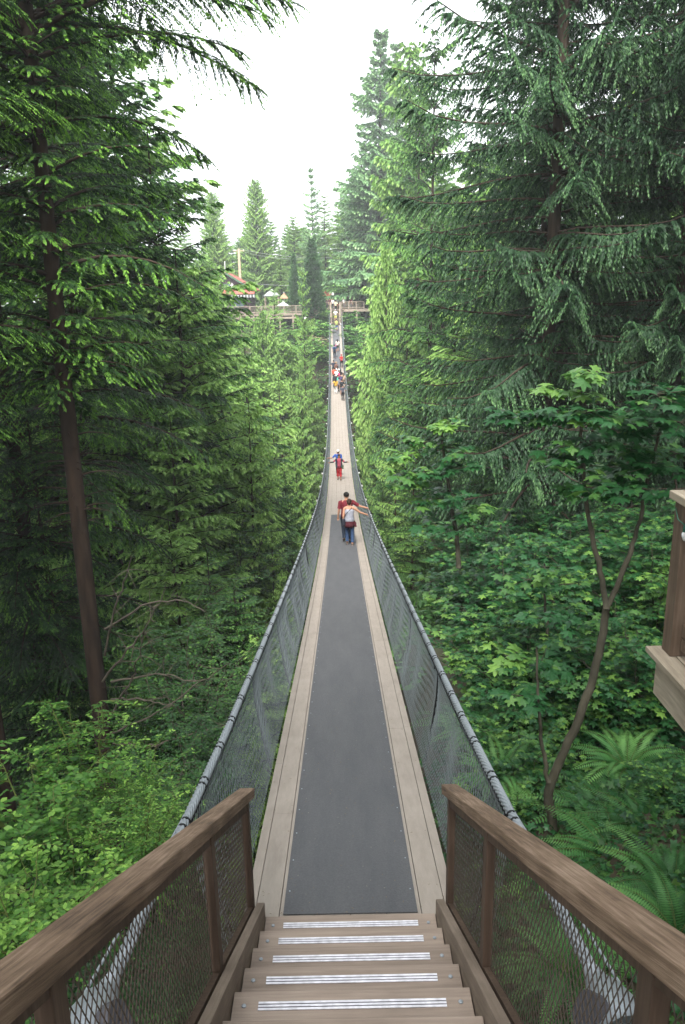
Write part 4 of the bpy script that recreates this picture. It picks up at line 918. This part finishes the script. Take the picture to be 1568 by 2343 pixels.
    for (x, z, w_, h_) in ((-.1, az - 2.0, 1.3, .75), (1.6, .9, 2.0, 1.5), (-2.0, .9, 2.0, 1.5)):
        f = MB().box((x, -.06, z), (w_, .08, h_)).build('window', G['green trim'], t); m = MB()
        for q in range(3): m.box((x - w_/3 + q*w_/3, -.11, z), (w_/3 - .1, .03, h_ - .16))
        m.build('pane', G['window glass'], f)
    MB().box((wx - .9, -.06, .9), (.8, .08, 2.0)).build('door', G['dark brown wall'], t)
    ln = tag(empty('lantern', (ap[0] + .95, H_ - .9, ap[2] - 1.9)), 'white lantern on the front of the red gable', 'lamp'); MB().lathe([(.2, -.4), (.26, -.3), (.22, .05), (.03, .25), (.03, .4)], 8).build('shade', G['lamp white'], ln); MB().box((0, .3, .1), (.04, .7, .04)).build('bracket', G['dark void'], ln)
    p = at(515, 600, 131.5); q = at(516, 626, 131.5)
    f = tag(empty('flagpole', (q[0], 131.5, q[2] - .5)), 'thin pale pole rising from the left end of the red roof', 'pole'); MB().tube([(0, 0, 0), (0, 0, p[2] - q[2] + .5)], .05, 8).build('shaft', G['lamp white'], f); MB().ball((0, 0, p[2] - q[2] + .53), .09).build('finial', G['lamp white'], f)
    c = at(348, 648, 128); t = tag(empty('cabin', (c[0], 128, c[2] - 5)), 'red-brown roofed cabin glimpsed through the foreground hemlock branches', 'house')
    MB().prism([(-3, 0, 0), (3, 0, 0), (3, 0, 3.6), (0, 0, 5.0), (-3, 0, 3.6)], (0, 5, 0)).build('walls', G['dark brown wall'], t)
    for s in (-1, 1):
        P = [(0, -.5, 5.3), (s*3.6, -.5, 3.5), (s*3.6, 5.5, 3.5), (0, 5.5, 5.3)]; MB().prism(P if s < 0 else P[::-1], (0, 0, .15)).build('roof', G['red roof'], t)
    # white pavilion, umbrellas, sign roof, gazebo
    def pav(xd, yt, yb, yg, wD, h, mt, name, label, cat, posts=True):
        a = at(xd, yt, h); b = at(xd, yb, h); g_ = at(xd, yg, h); w_ = wD/1780*h/2; t = tag(empty(name, (a[0], h, g_[2])), label, cat); zt_ = a[2] - g_[2]; zb_ = b[2] - g_[2]
        MB().add([(-w_, -w_, zb_), (w_, -w_, zb_), (w_, w_, zb_), (-w_, w_, zb_), (0, 0, zt_), (-w_, -w_, zb_ - .12), (w_, -w_, zb_ - .12), (w_, w_, zb_ - .12), (-w_, w_, zb_ - .12)], [(0, 1, 4), (1, 2, 4), (2, 3, 4), (3, 0, 4), (0, 5, 6, 1), (1, 6, 7, 2), (2, 7, 8, 3), (3, 8, 5, 0), (8, 7, 6, 5)]).build('roof' if posts else 'canopy', mt, t)
        if posts:
            for sx in (-1, 1):
                for sy in (-1, 1): MB().box((sx*w_*.85, sy*w_*.85, zb_/2), (.14, .14, zb_)).build('post', M['farwood'], t)
        else: MB().tube([(0, 0, 0), (0, 0, zt_ + .15)], .04, 8).build('pole', G['lamp white'], t)
    pav(622, 661, 676, 705, 34, 134, G['grey roof'], 'pavilion', 'small pavilion with a pale grey pointed roof right of the house', 'pavilion')
    pav(650, 670, 682, 705, 18, 133, G['orange canvas'], 'parasol', 'orange-tan parasol between the pavilion and the hemlock', 'parasol', False)
    pav(648, 690, 699, 713, 26, 129.5, G['canvas white'], 'parasol', 'white parasol on the boardwalk, low left of the hemlock', 'parasol', False)
    pav(722, 699, 707, 714, 26, 131, G['canvas white'], 'parasol', 'cream canvas parasol behind the boardwalk railing near the platform', 'parasol', False)
    pav(796, 670, 680, 706, 24, 133.5, G['brown shingle'], 'gazebo', 'small gazebo with a brown pointed roof at the right of the far platform', 'gazebo')
    pav(748, 664, 676, 705, 40, 138, G['rust roof'], 'kiosk', 'low kiosk with a rust-red roof behind the far platform', 'kiosk')
    # utility pole and wires
    a = at(552, 569, 140); b = at(553, 700, 140); t = tag(empty('utility_pole', (b[0], 140, b[2] - 1)), 'tall pale wooden utility pole behind the red-roofed house', 'utility pole'); zz = a[2] - b[2] + 1
    MB().tube([(0, 0, 0), (0, 0, zz)], [.28, .22], 10).build('shaft', G['pole wood'], t); MB().box((0, 0, zz - .35), (1.9, .12, .12)).build('crossarm', G['pole wood'], t)
    for x in (-.8, .8): MB().lathe([(.05, 0), (.07, .08), (.04, .16)], 8, (x, 0, zz - .28)).build('insulator', G['lamp white'], t)
    for i, (p0, p1, lab) in enumerate((((552, 571), (770, 589), 'upper overhead wire from the utility pole to the right'), ((552, 571), (430, 569), 'overhead wire from the utility pole to the left'), ((552, 574), (700, 592), 'second overhead wire just below the upper one'), ((480, 637), (740, 652), 'low overhead wire crossing behind the red roof'))):
        A_ = at(*p0, 140); B_ = at(*p1, 146 if i != 3 else 141); k = np.linspace(0, 1, 16); P = A_ + (B_ - A_)*k[:, None] - np.array([0, 0, .5])*(4*k*(1 - k))[:, None]
        tag(MB().tube(P, .028, 4).build('overhead_wire', G['grey roof']), lab, 'wire', 'overhead wires')
    for x, y, h, lab in ((692, 661, 133, 'white lantern hanging before the dark spire cypress'), (762, 672, 132, 'round cream lamp above the far platform'), (699, 728, 126, 'round white lamp under the boardwalk')):
        a = at(x, y, h); t = tag(empty('lantern', tuple(a)), lab, 'lamp'); MB().lathe([(.12, -.3), (.2, -.2), (.18, .1), (.03, .2)], 8).build('shade', G['lamp white'], t)
        zb = float(ground(a[0], h)) - a[2]; MB().tube([(0, .1, zb), (0, .1, .12), (0, 0, .25)], .03, 6).build('post', G['dark void'], t)
    # small lights strung outside the cables
    first = None; k = 0
    BW = ('nearest of its string', 'second nearest of its string', 'third nearest, level with the walking couple', 'just ahead of the walking couple', 'halfway from the couple to the red trousers', 'just before the red trousers', 'beyond the red trousers', 'in the middle of the bare planks', 'second on the bare planks past the red trousers', 'last but one before the far group', 'last before the far group', 'beside the far group', 'beside the red jacket', 'beside the lone man in blue', 'last but one before the far stairs', 'last before the far stairs')
    for h in list(range(30, 122, 6)):
        for s in (-1, 1):
            z = float(dk(h)) + .75; x = float(cx(h)) + s*1.16
            if first is None:
                first = o = empty('string_light'); MB().lathe([(.03, -.12), (.05, -.08), (.03, 0)], 8).build('bulb', G['lamp white'], o); MB().box((0, 0, .05), (.06, .06, .1)).build('socket', M['black'], o); MB().bar((0, 0, .1), (-.14, 0, .4), .012, .012, up=(0, 1, 0)).build('wire', M['black'], o)
            else: o = copy_tree(first)
            o.location = (x, h, z); o.rotation_euler = (0, 0, 0 if s > 0 else pi)
            tag(o, 'pale bulb outside the %s cable, %s' % ('right' if s > 0 else 'left', BW[k//2]), 'light bulb', 'bulbs outside the cables'); k += 1
far_side()

# ------------------------------------------------------------------ people
SK = {k: plain(k, v, rough=.6, noise=.06, scale=20) for k, v in {'skin light': 'b0846c', 'skin tan': '93684e', 'skin dark': '6e4c39'}.items()}
CL = {}
def cloth(c):
    if c not in CL: CL[c] = plain('cloth ' + c, [int(c[i:i+2], 16)/255*.86 for i in (0, 2, 4)], rough=.85, noise=.16, scale=14, bump=.4)
    return CL[c]
def skin_mesh(V, E_, R_, root, sub):
    me = bpy.data.meshes.new('tmp'); me.from_pydata([tuple(v) for v in V], E_, []); o = bpy.data.objects.new('tmp', me); link(o)
    m = o.modifiers.new('s', 'SKIN'); m.use_smooth_shade = True; m.branch_smoothing = .3
    for i, r in enumerate(R_):
        me.skin_vertices[0].data[i].radius = r if isinstance(r, tuple) else (r, r); me.skin_vertices[0].data[i].use_root = (i == root)
    s = o.modifiers.new('u', 'SUBSURF'); s.levels = s.render_levels = sub
    bpy.context.view_layer.update(); dg = bpy.context.evaluated_depsgraph_get(); ev = o.evaluated_get(dg).to_mesh()
    V2 = np.array([v.co[:] for v in ev.vertices]); F2 = [list(p.vertices) for p in ev.polygons]
    o.evaluated_get(dg).to_mesh_clear(); bpy.data.objects.remove(o); bpy.data.meshes.remove(me); return V2, F2
def ik(S, T, l1=.285, l2=.255, hint=(0, -.3, -1)):
    S, T = np.array(S, float), np.array(T, float); d = T - S; D = min(np.linalg.norm(d), (l1 + l2)*.985); d = d/np.linalg.norm(d); T = S + d*D
    a = (l1*l1 - l2*l2 + D*D)/(2*D); h = math.sqrt(max(0, l1*l1 - a*a)); u = np.array(hint, float); u -= d*u.dot(d); u /= np.linalg.norm(u); return S + d*a + u*h, T
def loft(m, rings, n=14):
    V = []; a = np.arange(n)*2*pi/n
    for z, rx, ry, xo, yo in rings: V.append(np.stack([xo + rx*np.cos(a), yo + ry*np.sin(a), np.full(n, z)], 1))
    k = len(rings); i = np.arange(k - 1)[:, None]*n; j = np.arange(n)[None]; q = (j + 1) % n
    m.add(np.concatenate(V), np.stack([i + j, i + q, i + n + q, i + n + j], -1).reshape(-1, 4)); m.F.append([list(range(m.n - n*k, m.n - n*k + n))[::-1], list(range(m.n - n, m.n))])
def person(x, y, label, face=0., H=1.7, skin='skin light', hair='241c18', hairstyle='short', top='tee', topc='777777', bot='long', botc='2b3445', shoe='3a3634', L=None, Rr=None, stride=.12, z=None, sub=1, build=1.0, extra=(), group='people on the bridge and far platform'):
    """face: heading in radians, 0 looks away along the bridge (+Y), pi looks at the viewer.  L/Rr: hand targets in local metres for the person's left (-x) and right (+x)"""
    zz = z if z is not None else (float(dk(y)) + .014); k = H/1.7
    r = tag(empty('person', (x, y, zz), -face, k), label, 'person', group)
    st = stride; w = build
    hipL, hipR = (-.09*w, 0, .90), (.09*w, 0, .90)
    kL, kR = (-.095*w, st*.55 + .02, .49), (.095*w, -st*.35 + .03, .49); aL, aR = (-.09*w, st*.9, .085), (.09*w, -st*.9 - .02, .10)
    shL, shR = np.array((-.175*w, 0, 1.385)), np.array((.175*w, 0, 1.385))
    tL = L or (-.24*w, .07, .84); tR = Rr or (.24*w, .05, .84)
    eL, hL = ik(shL, tL, hint=(-.3, -.6, -1)); eR, hR = ik(shR, tR, hint=(.3, -.6, -1))
    def off(a, b, d): a, b = np.array(a), np.array(b); v = b - a; return b + v/np.linalg.norm(v)*d
    pL, pR = off(eL, hL, .07), off(eR, hR, .07)
    V = [(0, 0, .93), (0, 0, 1.08), (0, 0, 1.27), (0, -.005, 1.40), (0, 0, 1.48), (0, .015, 1.56), (0, .012, 1.635),
         hipL, kL, aL, (aL[0] - .01, aL[1] + .15, .035), hipR, kR, aR, (aR[0] + .01, aR[1] + .15, .035),
         tuple(shL), tuple(eL), tuple(hL), tuple(pL), tuple(shR), tuple(eR), tuple(hR), tuple(pR)]
    E_ = [(0, 1), (1, 2), (2, 3), (3, 4), (4, 5), (5, 6), (0, 7), (7, 8), (8, 9), (9, 10), (0, 11), (11, 12), (12, 13), (13, 14), (3, 15), (15, 16), (16, 17), (17, 18), (3, 19), (19, 20), (20, 21), (21, 22)]
    Rd = [.13*w, .115*w, .125*w, .085, .055, .078, .085, .09*w, .06*w, .04, .035, .09*w, .06*w, .04, .035, .058, .043, .030, .036, .058, .043, .030, .036]
    V2, F2 = skin_mesh(V, E_, Rd, 0, sub); b = MB(); b.add(V2, F2)
    for (e, h, p, s) in ((eL, hL, pL, -1), (eR, hR, pR, 1)):
        d = nrm(p - h); sd_ = np.cross(d, [0, 0, 1.]); sd_ = np.array([1., 0, 0]) if np.linalg.norm(sd_) < .3 else nrm(sd_); up = np.cross(sd_, d)
        for q, ln in enumerate((.066, .078, .074, .058)):                # four fingers, slightly curled, rooted inside the palm
            o = p - d*.015 + sd_*(-.027 + q*.018); b.tube([o, o + d*ln*.5 - up*.006, o + d*ln*.85 - up*.03, o + d*ln - up*.048], [.009, .0085, .0078, .006], 5)
        o = h + d*.03; th = sd_*(-1 if abs(d[0]) > .5 else -s)
        b.tube([o, o + th*.032 + d*.02, o + th*.04 + d*.055 - up*.012], [.011, .010, .007], 5)
    b.tube([(0, .095, 1.60), (0, .118, 1.578), (0, .092, 1.565)], [.006, .013, .008], 5)
    for s in (-1, 1): b.ball((s*.083, .0, 1.60), (.012, .022, .032), 6, 5)
    b.build('body', SK[skin], r, smooth=True)
    ey = MB()
    for s in (-1, 1): ey.ball((s*.031, .088, 1.607), (.011, .008, .007), 6, 5)
    ey.build('eyes', cloth('1a1513'), r); MB().tube([(-.022, .088, 1.545), (0, .095, 1.543), (.022, .088, 1.545)], .005, 4).build('mouth', cloth('8a4a44'), r)
    # hair
    hm = MB(); hm.ball((0, -.018, 1.648), (.096, .098, .088), 12, 8)
    if hairstyle == 'bun': hm.ball((0, -.10, 1.60), (.05, .05, .055), 8, 6); hm.ball((0, -.045, 1.58), (.075, .06, .07), 8, 6)
    if hairstyle == 'long': hm.tube([(0, -.05, 1.66), (0, -.09, 1.56), (0, -.11, 1.42), (0, -.12, 1.3)], [.07, .085, .075, .03], 10)
    hm.build('hair', cloth(hair), r, smooth=True)
    # garments
    zh = .86 if top != 'cami' else .84; m = MB(); f = 1.0
    fl_ = 1.12 if top in ('cami', 'loose') else 1.0
    loft(m, [(zh, .175*w*fl_, .135*w*fl_, 0, 0), (1.0, .16*w*fl_, .125*w*fl_, 0, 0), (1.12, .15*w, .118*w, 0, 0), (1.27, .178*w, .13*w, 0, .005), (1.36, .18*w if top != 'cami' else .135*w, .115*w if top != 'cami' else .11, 0, 0)] + ([(1.42, .13*w, .09, 0, -.005), (1.465, .068, .068, 0, 0)] if top != 'cami' else []))
    if top == 'cami':
        for s in (-1, 1): m.tube([(s*.085, .1, 1.34), (s*.09, .03, 1.445), (s*.075, -.09, 1.33)], .008, 5)
    else:
        for S_, e, h in ((shL, eL, hL), (shR, eR, hR)):
            c0 = np.array(S_)*np.array([.72, 1, 1.0])
            if top == 'long': m.tube([c0, S_, e, h + (e - h)*.04], [.07, .072, .055, .04], 8)
            else: m.tube([c0, S_, S_ + (e - S_)*.45, S_ + (e - S_)*.78], [.07, .072, .064, .066], 8)
    m.build('shirt' if top != 'long' else 'jacket', cloth(topc), r, smooth=True)
    m = MB(); loft(m, [(.80, .165*w, .135*w, 0, 0), (.90, .168*w, .13*w, 0, 0), (1.0, .152*w, .12*w, 0, 0)])
    if bot == 'skirt': m = MB(); loft(m, [(.50, .24, .2, 0, 0), (.75, .2, .17, 0, 0), (1.0, .152, .12, 0, 0)])
    else:
        for hp, kn, an in ((hipL, kL, aL), (hipR, kR, aR)):
            hp, kn, an = np.array(hp), np.array(kn), np.array(an); h2 = hp + [0, 0, -.02]
            if bot == 'shorts': P = [h2, hp + (kn - hp)*.5, hp + (kn - hp)*.92]; rr = [.10*w, .098*w, .092*w]
            elif bot == 'crop': P = [h2, hp + (kn - hp)*.5, kn, kn + (an - kn)*.62]; rr = [.10*w, .094*w, .082, .08]
            else: P = [h2, hp + (kn - hp)*.5, kn, kn + (an - kn)*.9]; rr = [.10*w, .088*w, .066*w, .056]
            m.tube(P, rr, 9)
    m.build('skirt' if bot == 'skirt' else 'shorts' if bot == 'shorts' else 'trousers', cloth(botc), r, smooth=True)
    for an, s in ((aL, -1), (aR, 1)):
        m = MB(); P = [np.array(an) + q for q in ((0, -.05, -.045), (0, .0, -.045), (s*.01, .10, -.055), (s*.012, .185, -.06))]
        m.tube(P, [.035, .046, .044, .03], 8); m.build('shoe', cloth(shoe), r, smooth=True)
    for e in extra:
        k_ = e[0]; c = cloth(e[1])
        if k_ == 'backpack': m = MB(); m.box((0, -.2, 1.18), (.29, .16, .42)); m.build('backpack', c, r, bevel=.05); 
        if k_ == 'cap': m = MB(); m.ball((0, -.012, 1.662), (.102, .108, .085), 12, 8); m.prism([(-.07, .07, 1.655), (.07, .07, 1.655), (.05, .17, 1.635), (-.05, .17, 1.635)], (0, 0, .012)); m.build('cap', c, r, smooth=True)
        if k_ == 'hat': MB().lathe([(.19, 1.655), (.19, 1.667), (.1, 1.675), (.095, 1.75), (.05, 1.765)], 16).build('hat', c, r, smooth=True)
        if k_ == 'bag': MB().box((e[2], e[3], .88), (.12, .26, .24)).build('bag', c, r, bevel=.03); MB().tube([(e[2], e[3], 1.0), (e[2]*.6, -.13 if e[3] <= 0 else .13, 1.2), (-e[2]*.45, -.1, 1.42), (-e[2]*.4, .04, 1.45)], .009, 5).build('strap', cloth('1d1c20'), r)
        if k_ == 'waist':
            m = MB(); loft(m, [(.70, .19, .16, 0, -.02), (.80, .195, .16, 0, -.015), (.92, .185, .145, 0, 0), (.98, .17, .135, 0, 0)]); m.tube([(.14, .0, .93), (.2, -.06, .82), (.23, -.06, .70)], [.04, .05, .03], 8); m.build('tied_jacket', c, r, smooth=True)
        if k_ == 'cardigan':
            m = MB(); loft(m, [(.84, .19, .12, 0, -.045), (1.1, .17, .11, 0, -.04), (1.36, .185, .10, 0, -.03), (1.43, .12, .075, 0, -.03)])
            for S_, e_, h_ in ((shL, eL, hL), (shR, eR, hR)): m.tube([S_*np.array([.7, 1, 1]), S_, e_, h_ + (e_ - h_)*.06], [.075, .075, .056, .045], 8)
            for s in (-1, 1): m.tube([(s*.15, .06, 1.40), (s*.155, .10, 1.15), (s*.16, .11, .86)], [.035, .045, .05], 7)
            m.build('cardigan', c, r, smooth=True)
    return r
def people():
    R_ = 'one reaching'
    # nearest couple
    person(.15, 27.4, 'broad man in a maroon polo shirt walking away, right hand on the cable, nearest couple', H=1.86, hair='15130f', topc='74202c', botc='26303f', skin='skin light', Rr=(.66, .12, 1.14), L=(-.29, .1, .83), sub=2, build=1.16, stride=.1)
    person(.24, 26.6, 'woman in pale grey camisole and jeans, jacket round her waist, right behind the maroon shirt', H=1.68, hair='3a2519', hairstyle='bun', top='cami', topc='a4a7b4', botc='2c4468', skin='skin light', Rr=(.60, .14, 1.10), L=(-.22, .04, .86), sub=2, shoe='8a7a70', extra=(('waist', '501a26'), ('bag', '2a2c38', -.2, .0)))
    # pair farther out
    person(-.16, 49.7, 'woman in red trousers and dark open cardigan coming toward the viewer with both arms spread', face=pi, H=1.66, skin='skin tan', hairstyle='long', topc='b04a5e', bot='crop', botc='aa1c26', Rr=(.62, .08, 1.20), L=(-.55, .12, 1.22), sub=2, extra=(('cardigan', '2d3340'), ('bag', '4a5a3c', -.24, .03)))
    person(-.22, 51.4, 'man in a bright blue shirt and white cap right behind the woman in red trousers', face=pi, H=1.76, skin='skin tan', topc='2f5fb8', botc='2b3038', Rr=(.6, .05, 1.2), sub=2, extra=(('cap', 'e6e6e2'), ('backpack', '2d2a2c')))
    def on(xd, yd, label, **k):
        hs_ = np.linspace(40, 125, 3000); best = None
        r = ray(xd, yd); g = hs_*r[2]/r[1] - dk(hs_); i = np.where(g[:-1]*g[1:] <= 0)[0]; h = hs_[i[-1]] if len(i) else 100.
        x = np.clip(h*r[0]/r[1], cx(h) - .66, cx(h) + .66); return person(float(x), float(h), label, **k)
    on(785, 917, 'hindmost of the far group, in grey with a dark rucksack and black trousers', topc='5a5c68', botc='1c1c22', extra=(('backpack', '4a4a58'),), Rr=(.4, .2, 1.1))
    on(783, 905, 'man in a black T-shirt holding the right cable in the far group', H=1.8, topc='22252c', bot='shorts', botc='8a90a0', skin='skin light', Rr=(.42, .2, 1.1))
    on(769, 901, 'woman in yellow shirt and white trousers with a black bag, hand on the left cable', topc='e0b040', botc='ece8e4', shoe='f0f0f0', hair='1a1512', hairstyle='long', L=(-.5, .0, 1.1), extra=(('bag', '1d1d20', -.22, -.02),))
    on(776.6, 898, 'person in a grey top, black trousers and white shoes beside the one in yellow', topc='85828a', botc='232328', shoe='ece8e4', H=1.62)
    on(767, 890, 'person in a dark jacket walking just ahead of the yellow shirt', top='long', topc='2a3038', botc='23262c', H=1.75)
    on(774, 889, 'child-sized walker with a mint green rucksack in the middle of the far group', topc='3a4a4a', botc='2c2c34', extra=(('backpack', '58c8ac'),), H=1.55)
    on(780.5, 890, 'person in navy with a purple rucksack in the far group', topc='2b2c46', botc='2a2a3a', extra=(('backpack', '5a4a7c'),), H=1.72)
    on(787, 887, 'woman in beige and white by the right cable in the far group', topc='d8b8a0', botc='cbb9ae', hair='6a4a34', hairstyle='long', H=1.66)
    on(771, 878, 'person in a bright white shirt in the middle of the far group', topc='efe8ee', botc='3a3a44', extra=(('cap', 'e8dcd0'),))
    on(776, 879, 'person carrying a pink rucksack in the far group', topc='efe4ea', botc='38303c', extra=(('backpack', 'd8487c'),), H=1.62)
    on(780, 879, 'dark haired person in black ahead of the purple rucksack', topc='25202a', botc='2a262e', hair='120f10', hairstyle='long', H=1.7)
    on(765, 874, 'person in an orange-red shirt by the left cable', topc='d8543c', botc='33343c', H=1.68)
    on(773.5, 869.6, 'front person of the far group in white over a dark skirt', topc='f0ecec', bot='skirt', botc='33303a', H=1.66, hair='2a1c18', hairstyle='long')
    on(764, 858, 'man in navy with his left hand on the left cable, leading the far group', topc='2a3448', botc='2c3444', L=(-.45, .1, 1.1), H=1.78)
    on(770, 859, 'person in a straw hat beside the man in navy', topc='7c5850', botc='33302e', extra=(('hat', 'c49a6e'),), H=1.6)
    on(782, 842, 'person in a red jacket and black trousers standing by the right cable', face=pi, top='long', topc='cf2c30', botc='1c1a20', stride=.03, L=(-.1, .22, 1.1), Rr=(.1, .22, 1.1), extra=(('cap', 'b8202a'),))
    on(766, 820, 'man in a blue shirt with a dark rucksack walking alone on the far mat', topc='28548c', botc='1f2836', extra=(('backpack', '203048'),), H=1.78)
    on(773, 805, 'woman in a cream top and shorts with a pink bag on the far mat', topc='efe2d2', bot='shorts', botc='3a3c34', hair='1a1314', hairstyle='long', extra=(('bag', 'e07aa8', -.24, -.02),), H=1.66, skin='skin tan')
    on(770.5, 757, 'person in a lime top and denim shorts at the foot of the far stairs', topc='b0bc68', bot='shorts', botc='4a6488', H=1.7)
    X0 = float(cx(126)); zt = float(at(772, 707, 128.4)[2])
    def st(k, dx, label, **kw): rz = (zt - FZ)/12; return person(X0 + dx, 124.4 + .25 + k*4/12, label, z=FZ + rz*(k + 1), **kw)
    st(2, .0, 'person in white with arms spread to both handrails, lower half of the far stairs', topc='f2f0e8', bot='shorts', botc='d8dc70', L=(-.5, .1, 1.0), Rr=(.5, .1, 1.0), extra=(('cap', 'f4f2ee'),))
    st(9, .05, 'person in a pale yellow shirt and black trousers near the top of the far stairs', topc='ddd9b0', botc='1e1c22', Rr=(.5, .1, 1.0))
    st(11, -.4, 'person in white with a small dark bag on the top step of the far stairs', topc='ece6e2', botc='4a4450', extra=(('bag', '2a2628', .2, 0),), H=1.6)
    for i, (dx, dy, lab, kw) in enumerate(((-.15, 1.2, 'man in a navy T-shirt and pale cap standing above the far stairs', dict(topc='2c4470', botc='ddd0c8', extra=(('cap', 'e0cfc0'),), H=1.78)), (.3, 1.0, 'man in a white T-shirt and red shorts standing above the far stairs', dict(topc='f2f2f4', bot='shorts', botc='b8504a', H=1.76)),
          (-1.9, .8, 'person in a white shirt leaning on the platform railing left of the far stairs', dict(topc='f0eaf0', face=pi, H=1.7)), (-1.35, 1.6, 'darkly dressed visitor second from the left on the far platform', dict(topc='5a3c40', face=pi, H=1.66)), (-.9, 2.2, 'visitor in maroon on the far platform behind the left railing', dict(topc='6a3038', face=pi, H=1.7)), (-.6, 3.0, 'visitor in grey at the back of the far platform', dict(topc='6c6470', H=1.72)),
          (1.35, .9, 'person in a white shirt at the railing right of the far stairs', dict(topc='f2f0ee', face=pi, H=1.7)), (2.5, 2.0, 'visitor in dull red under the gazebo', dict(topc='7c3c3c', face=pi, H=1.66)), (3.1, 2.6, 'visitor in black under the gazebo', dict(topc='28262a', H=1.7)))):
        person(X0 + dx, 128.9 + dy, lab, z=zt - .03, stride=.03, **kw)
people()
# bushes under the far boardwalk
def far_bushes():
    u = broad_shrub(230, 3.0, 2.0, 12, OVAL, .36, 4, 6, (M['smoothbark'], M['broad']), 'leafy_shrub', lw=.6, young=.3)
    n = 0
    for (x, y, h, s, lab) in ((700, 752, 119, 1.2, 'bright bush under the left post of the boardwalk'), (735, 748, 119, 1.2, 'bright bush just left of the far stairs'), (716, 790, 112, 1.3, 'bright bush below the flowering shrub'), (745, 800, 112, 1.0, 'bush hugging the left side of the far mat'), (690, 800, 110, 1.3, 'bush right of the light green hemlock'),
            (662, 762, 118, 1.2, 'bush under the boardwalk behind the hemlock'), (800, 760, 119, 1.2, 'bush right of the foot of the far stairs'), (812, 800, 112, 1.2, 'bush right of the far mat'), (808, 725, 127, 1.1, 'bush under the right end of the far platform'), (742, 715, 127.5, .8, 'bush growing up against the platform left of the far stairs'), (805, 640, 136, 2.2, 'round leafy tree behind the gazebo'), (775, 650, 142, 1.6, 'leafy clump behind the far platform')):
        p = at(x, y, h); place(u, (p[0], h, p[2] - 2.0*s), n*1.3, s, lab, 'shrub', 'bushes below the far platform', n == 0); n += 1
    m = broad_shrub(231, 2.2, 1.5, 9, OVAL, .26, 4, 5, (M['smoothbark'], leafmat('pale blossom', '6a7a4a', 'b8a488', 'd8cabb', trans=.3)), 'flowering_shrub', lw=.7); p = at(720, 768, 117)
    place(m, (p[0], 117, p[2] - 1.6), 0, 1.0, 'shrub with pale pinkish blossom on the slope left of the far mat', 'shrub', None, True)
far_bushes()

# ------------------------------------------------------------------ haze
def haze():
    m = bpy.data.materials.new('haze'); m.use_nodes = True; t = m.node_tree; t.nodes.clear(); o = t.nodes.new('ShaderNodeOutputMaterial'); v = t.nodes.new('ShaderNodeVolumePrincipled')
    v.inputs['Color'].default_value = (.93, .97, 1.0, 1); v.inputs['Density'].default_value = .0009; v.inputs['Anisotropy'].default_value = .2
    t.links.new(v.outputs[0], o.inputs['Volume'])
    b = MB(); b.box((0, 220, 0), (860, 620, 130)); ob = b.build('haze', m); tag(ob, 'thin summer haze filling the gorge', None, None, 'stuff')
haze()
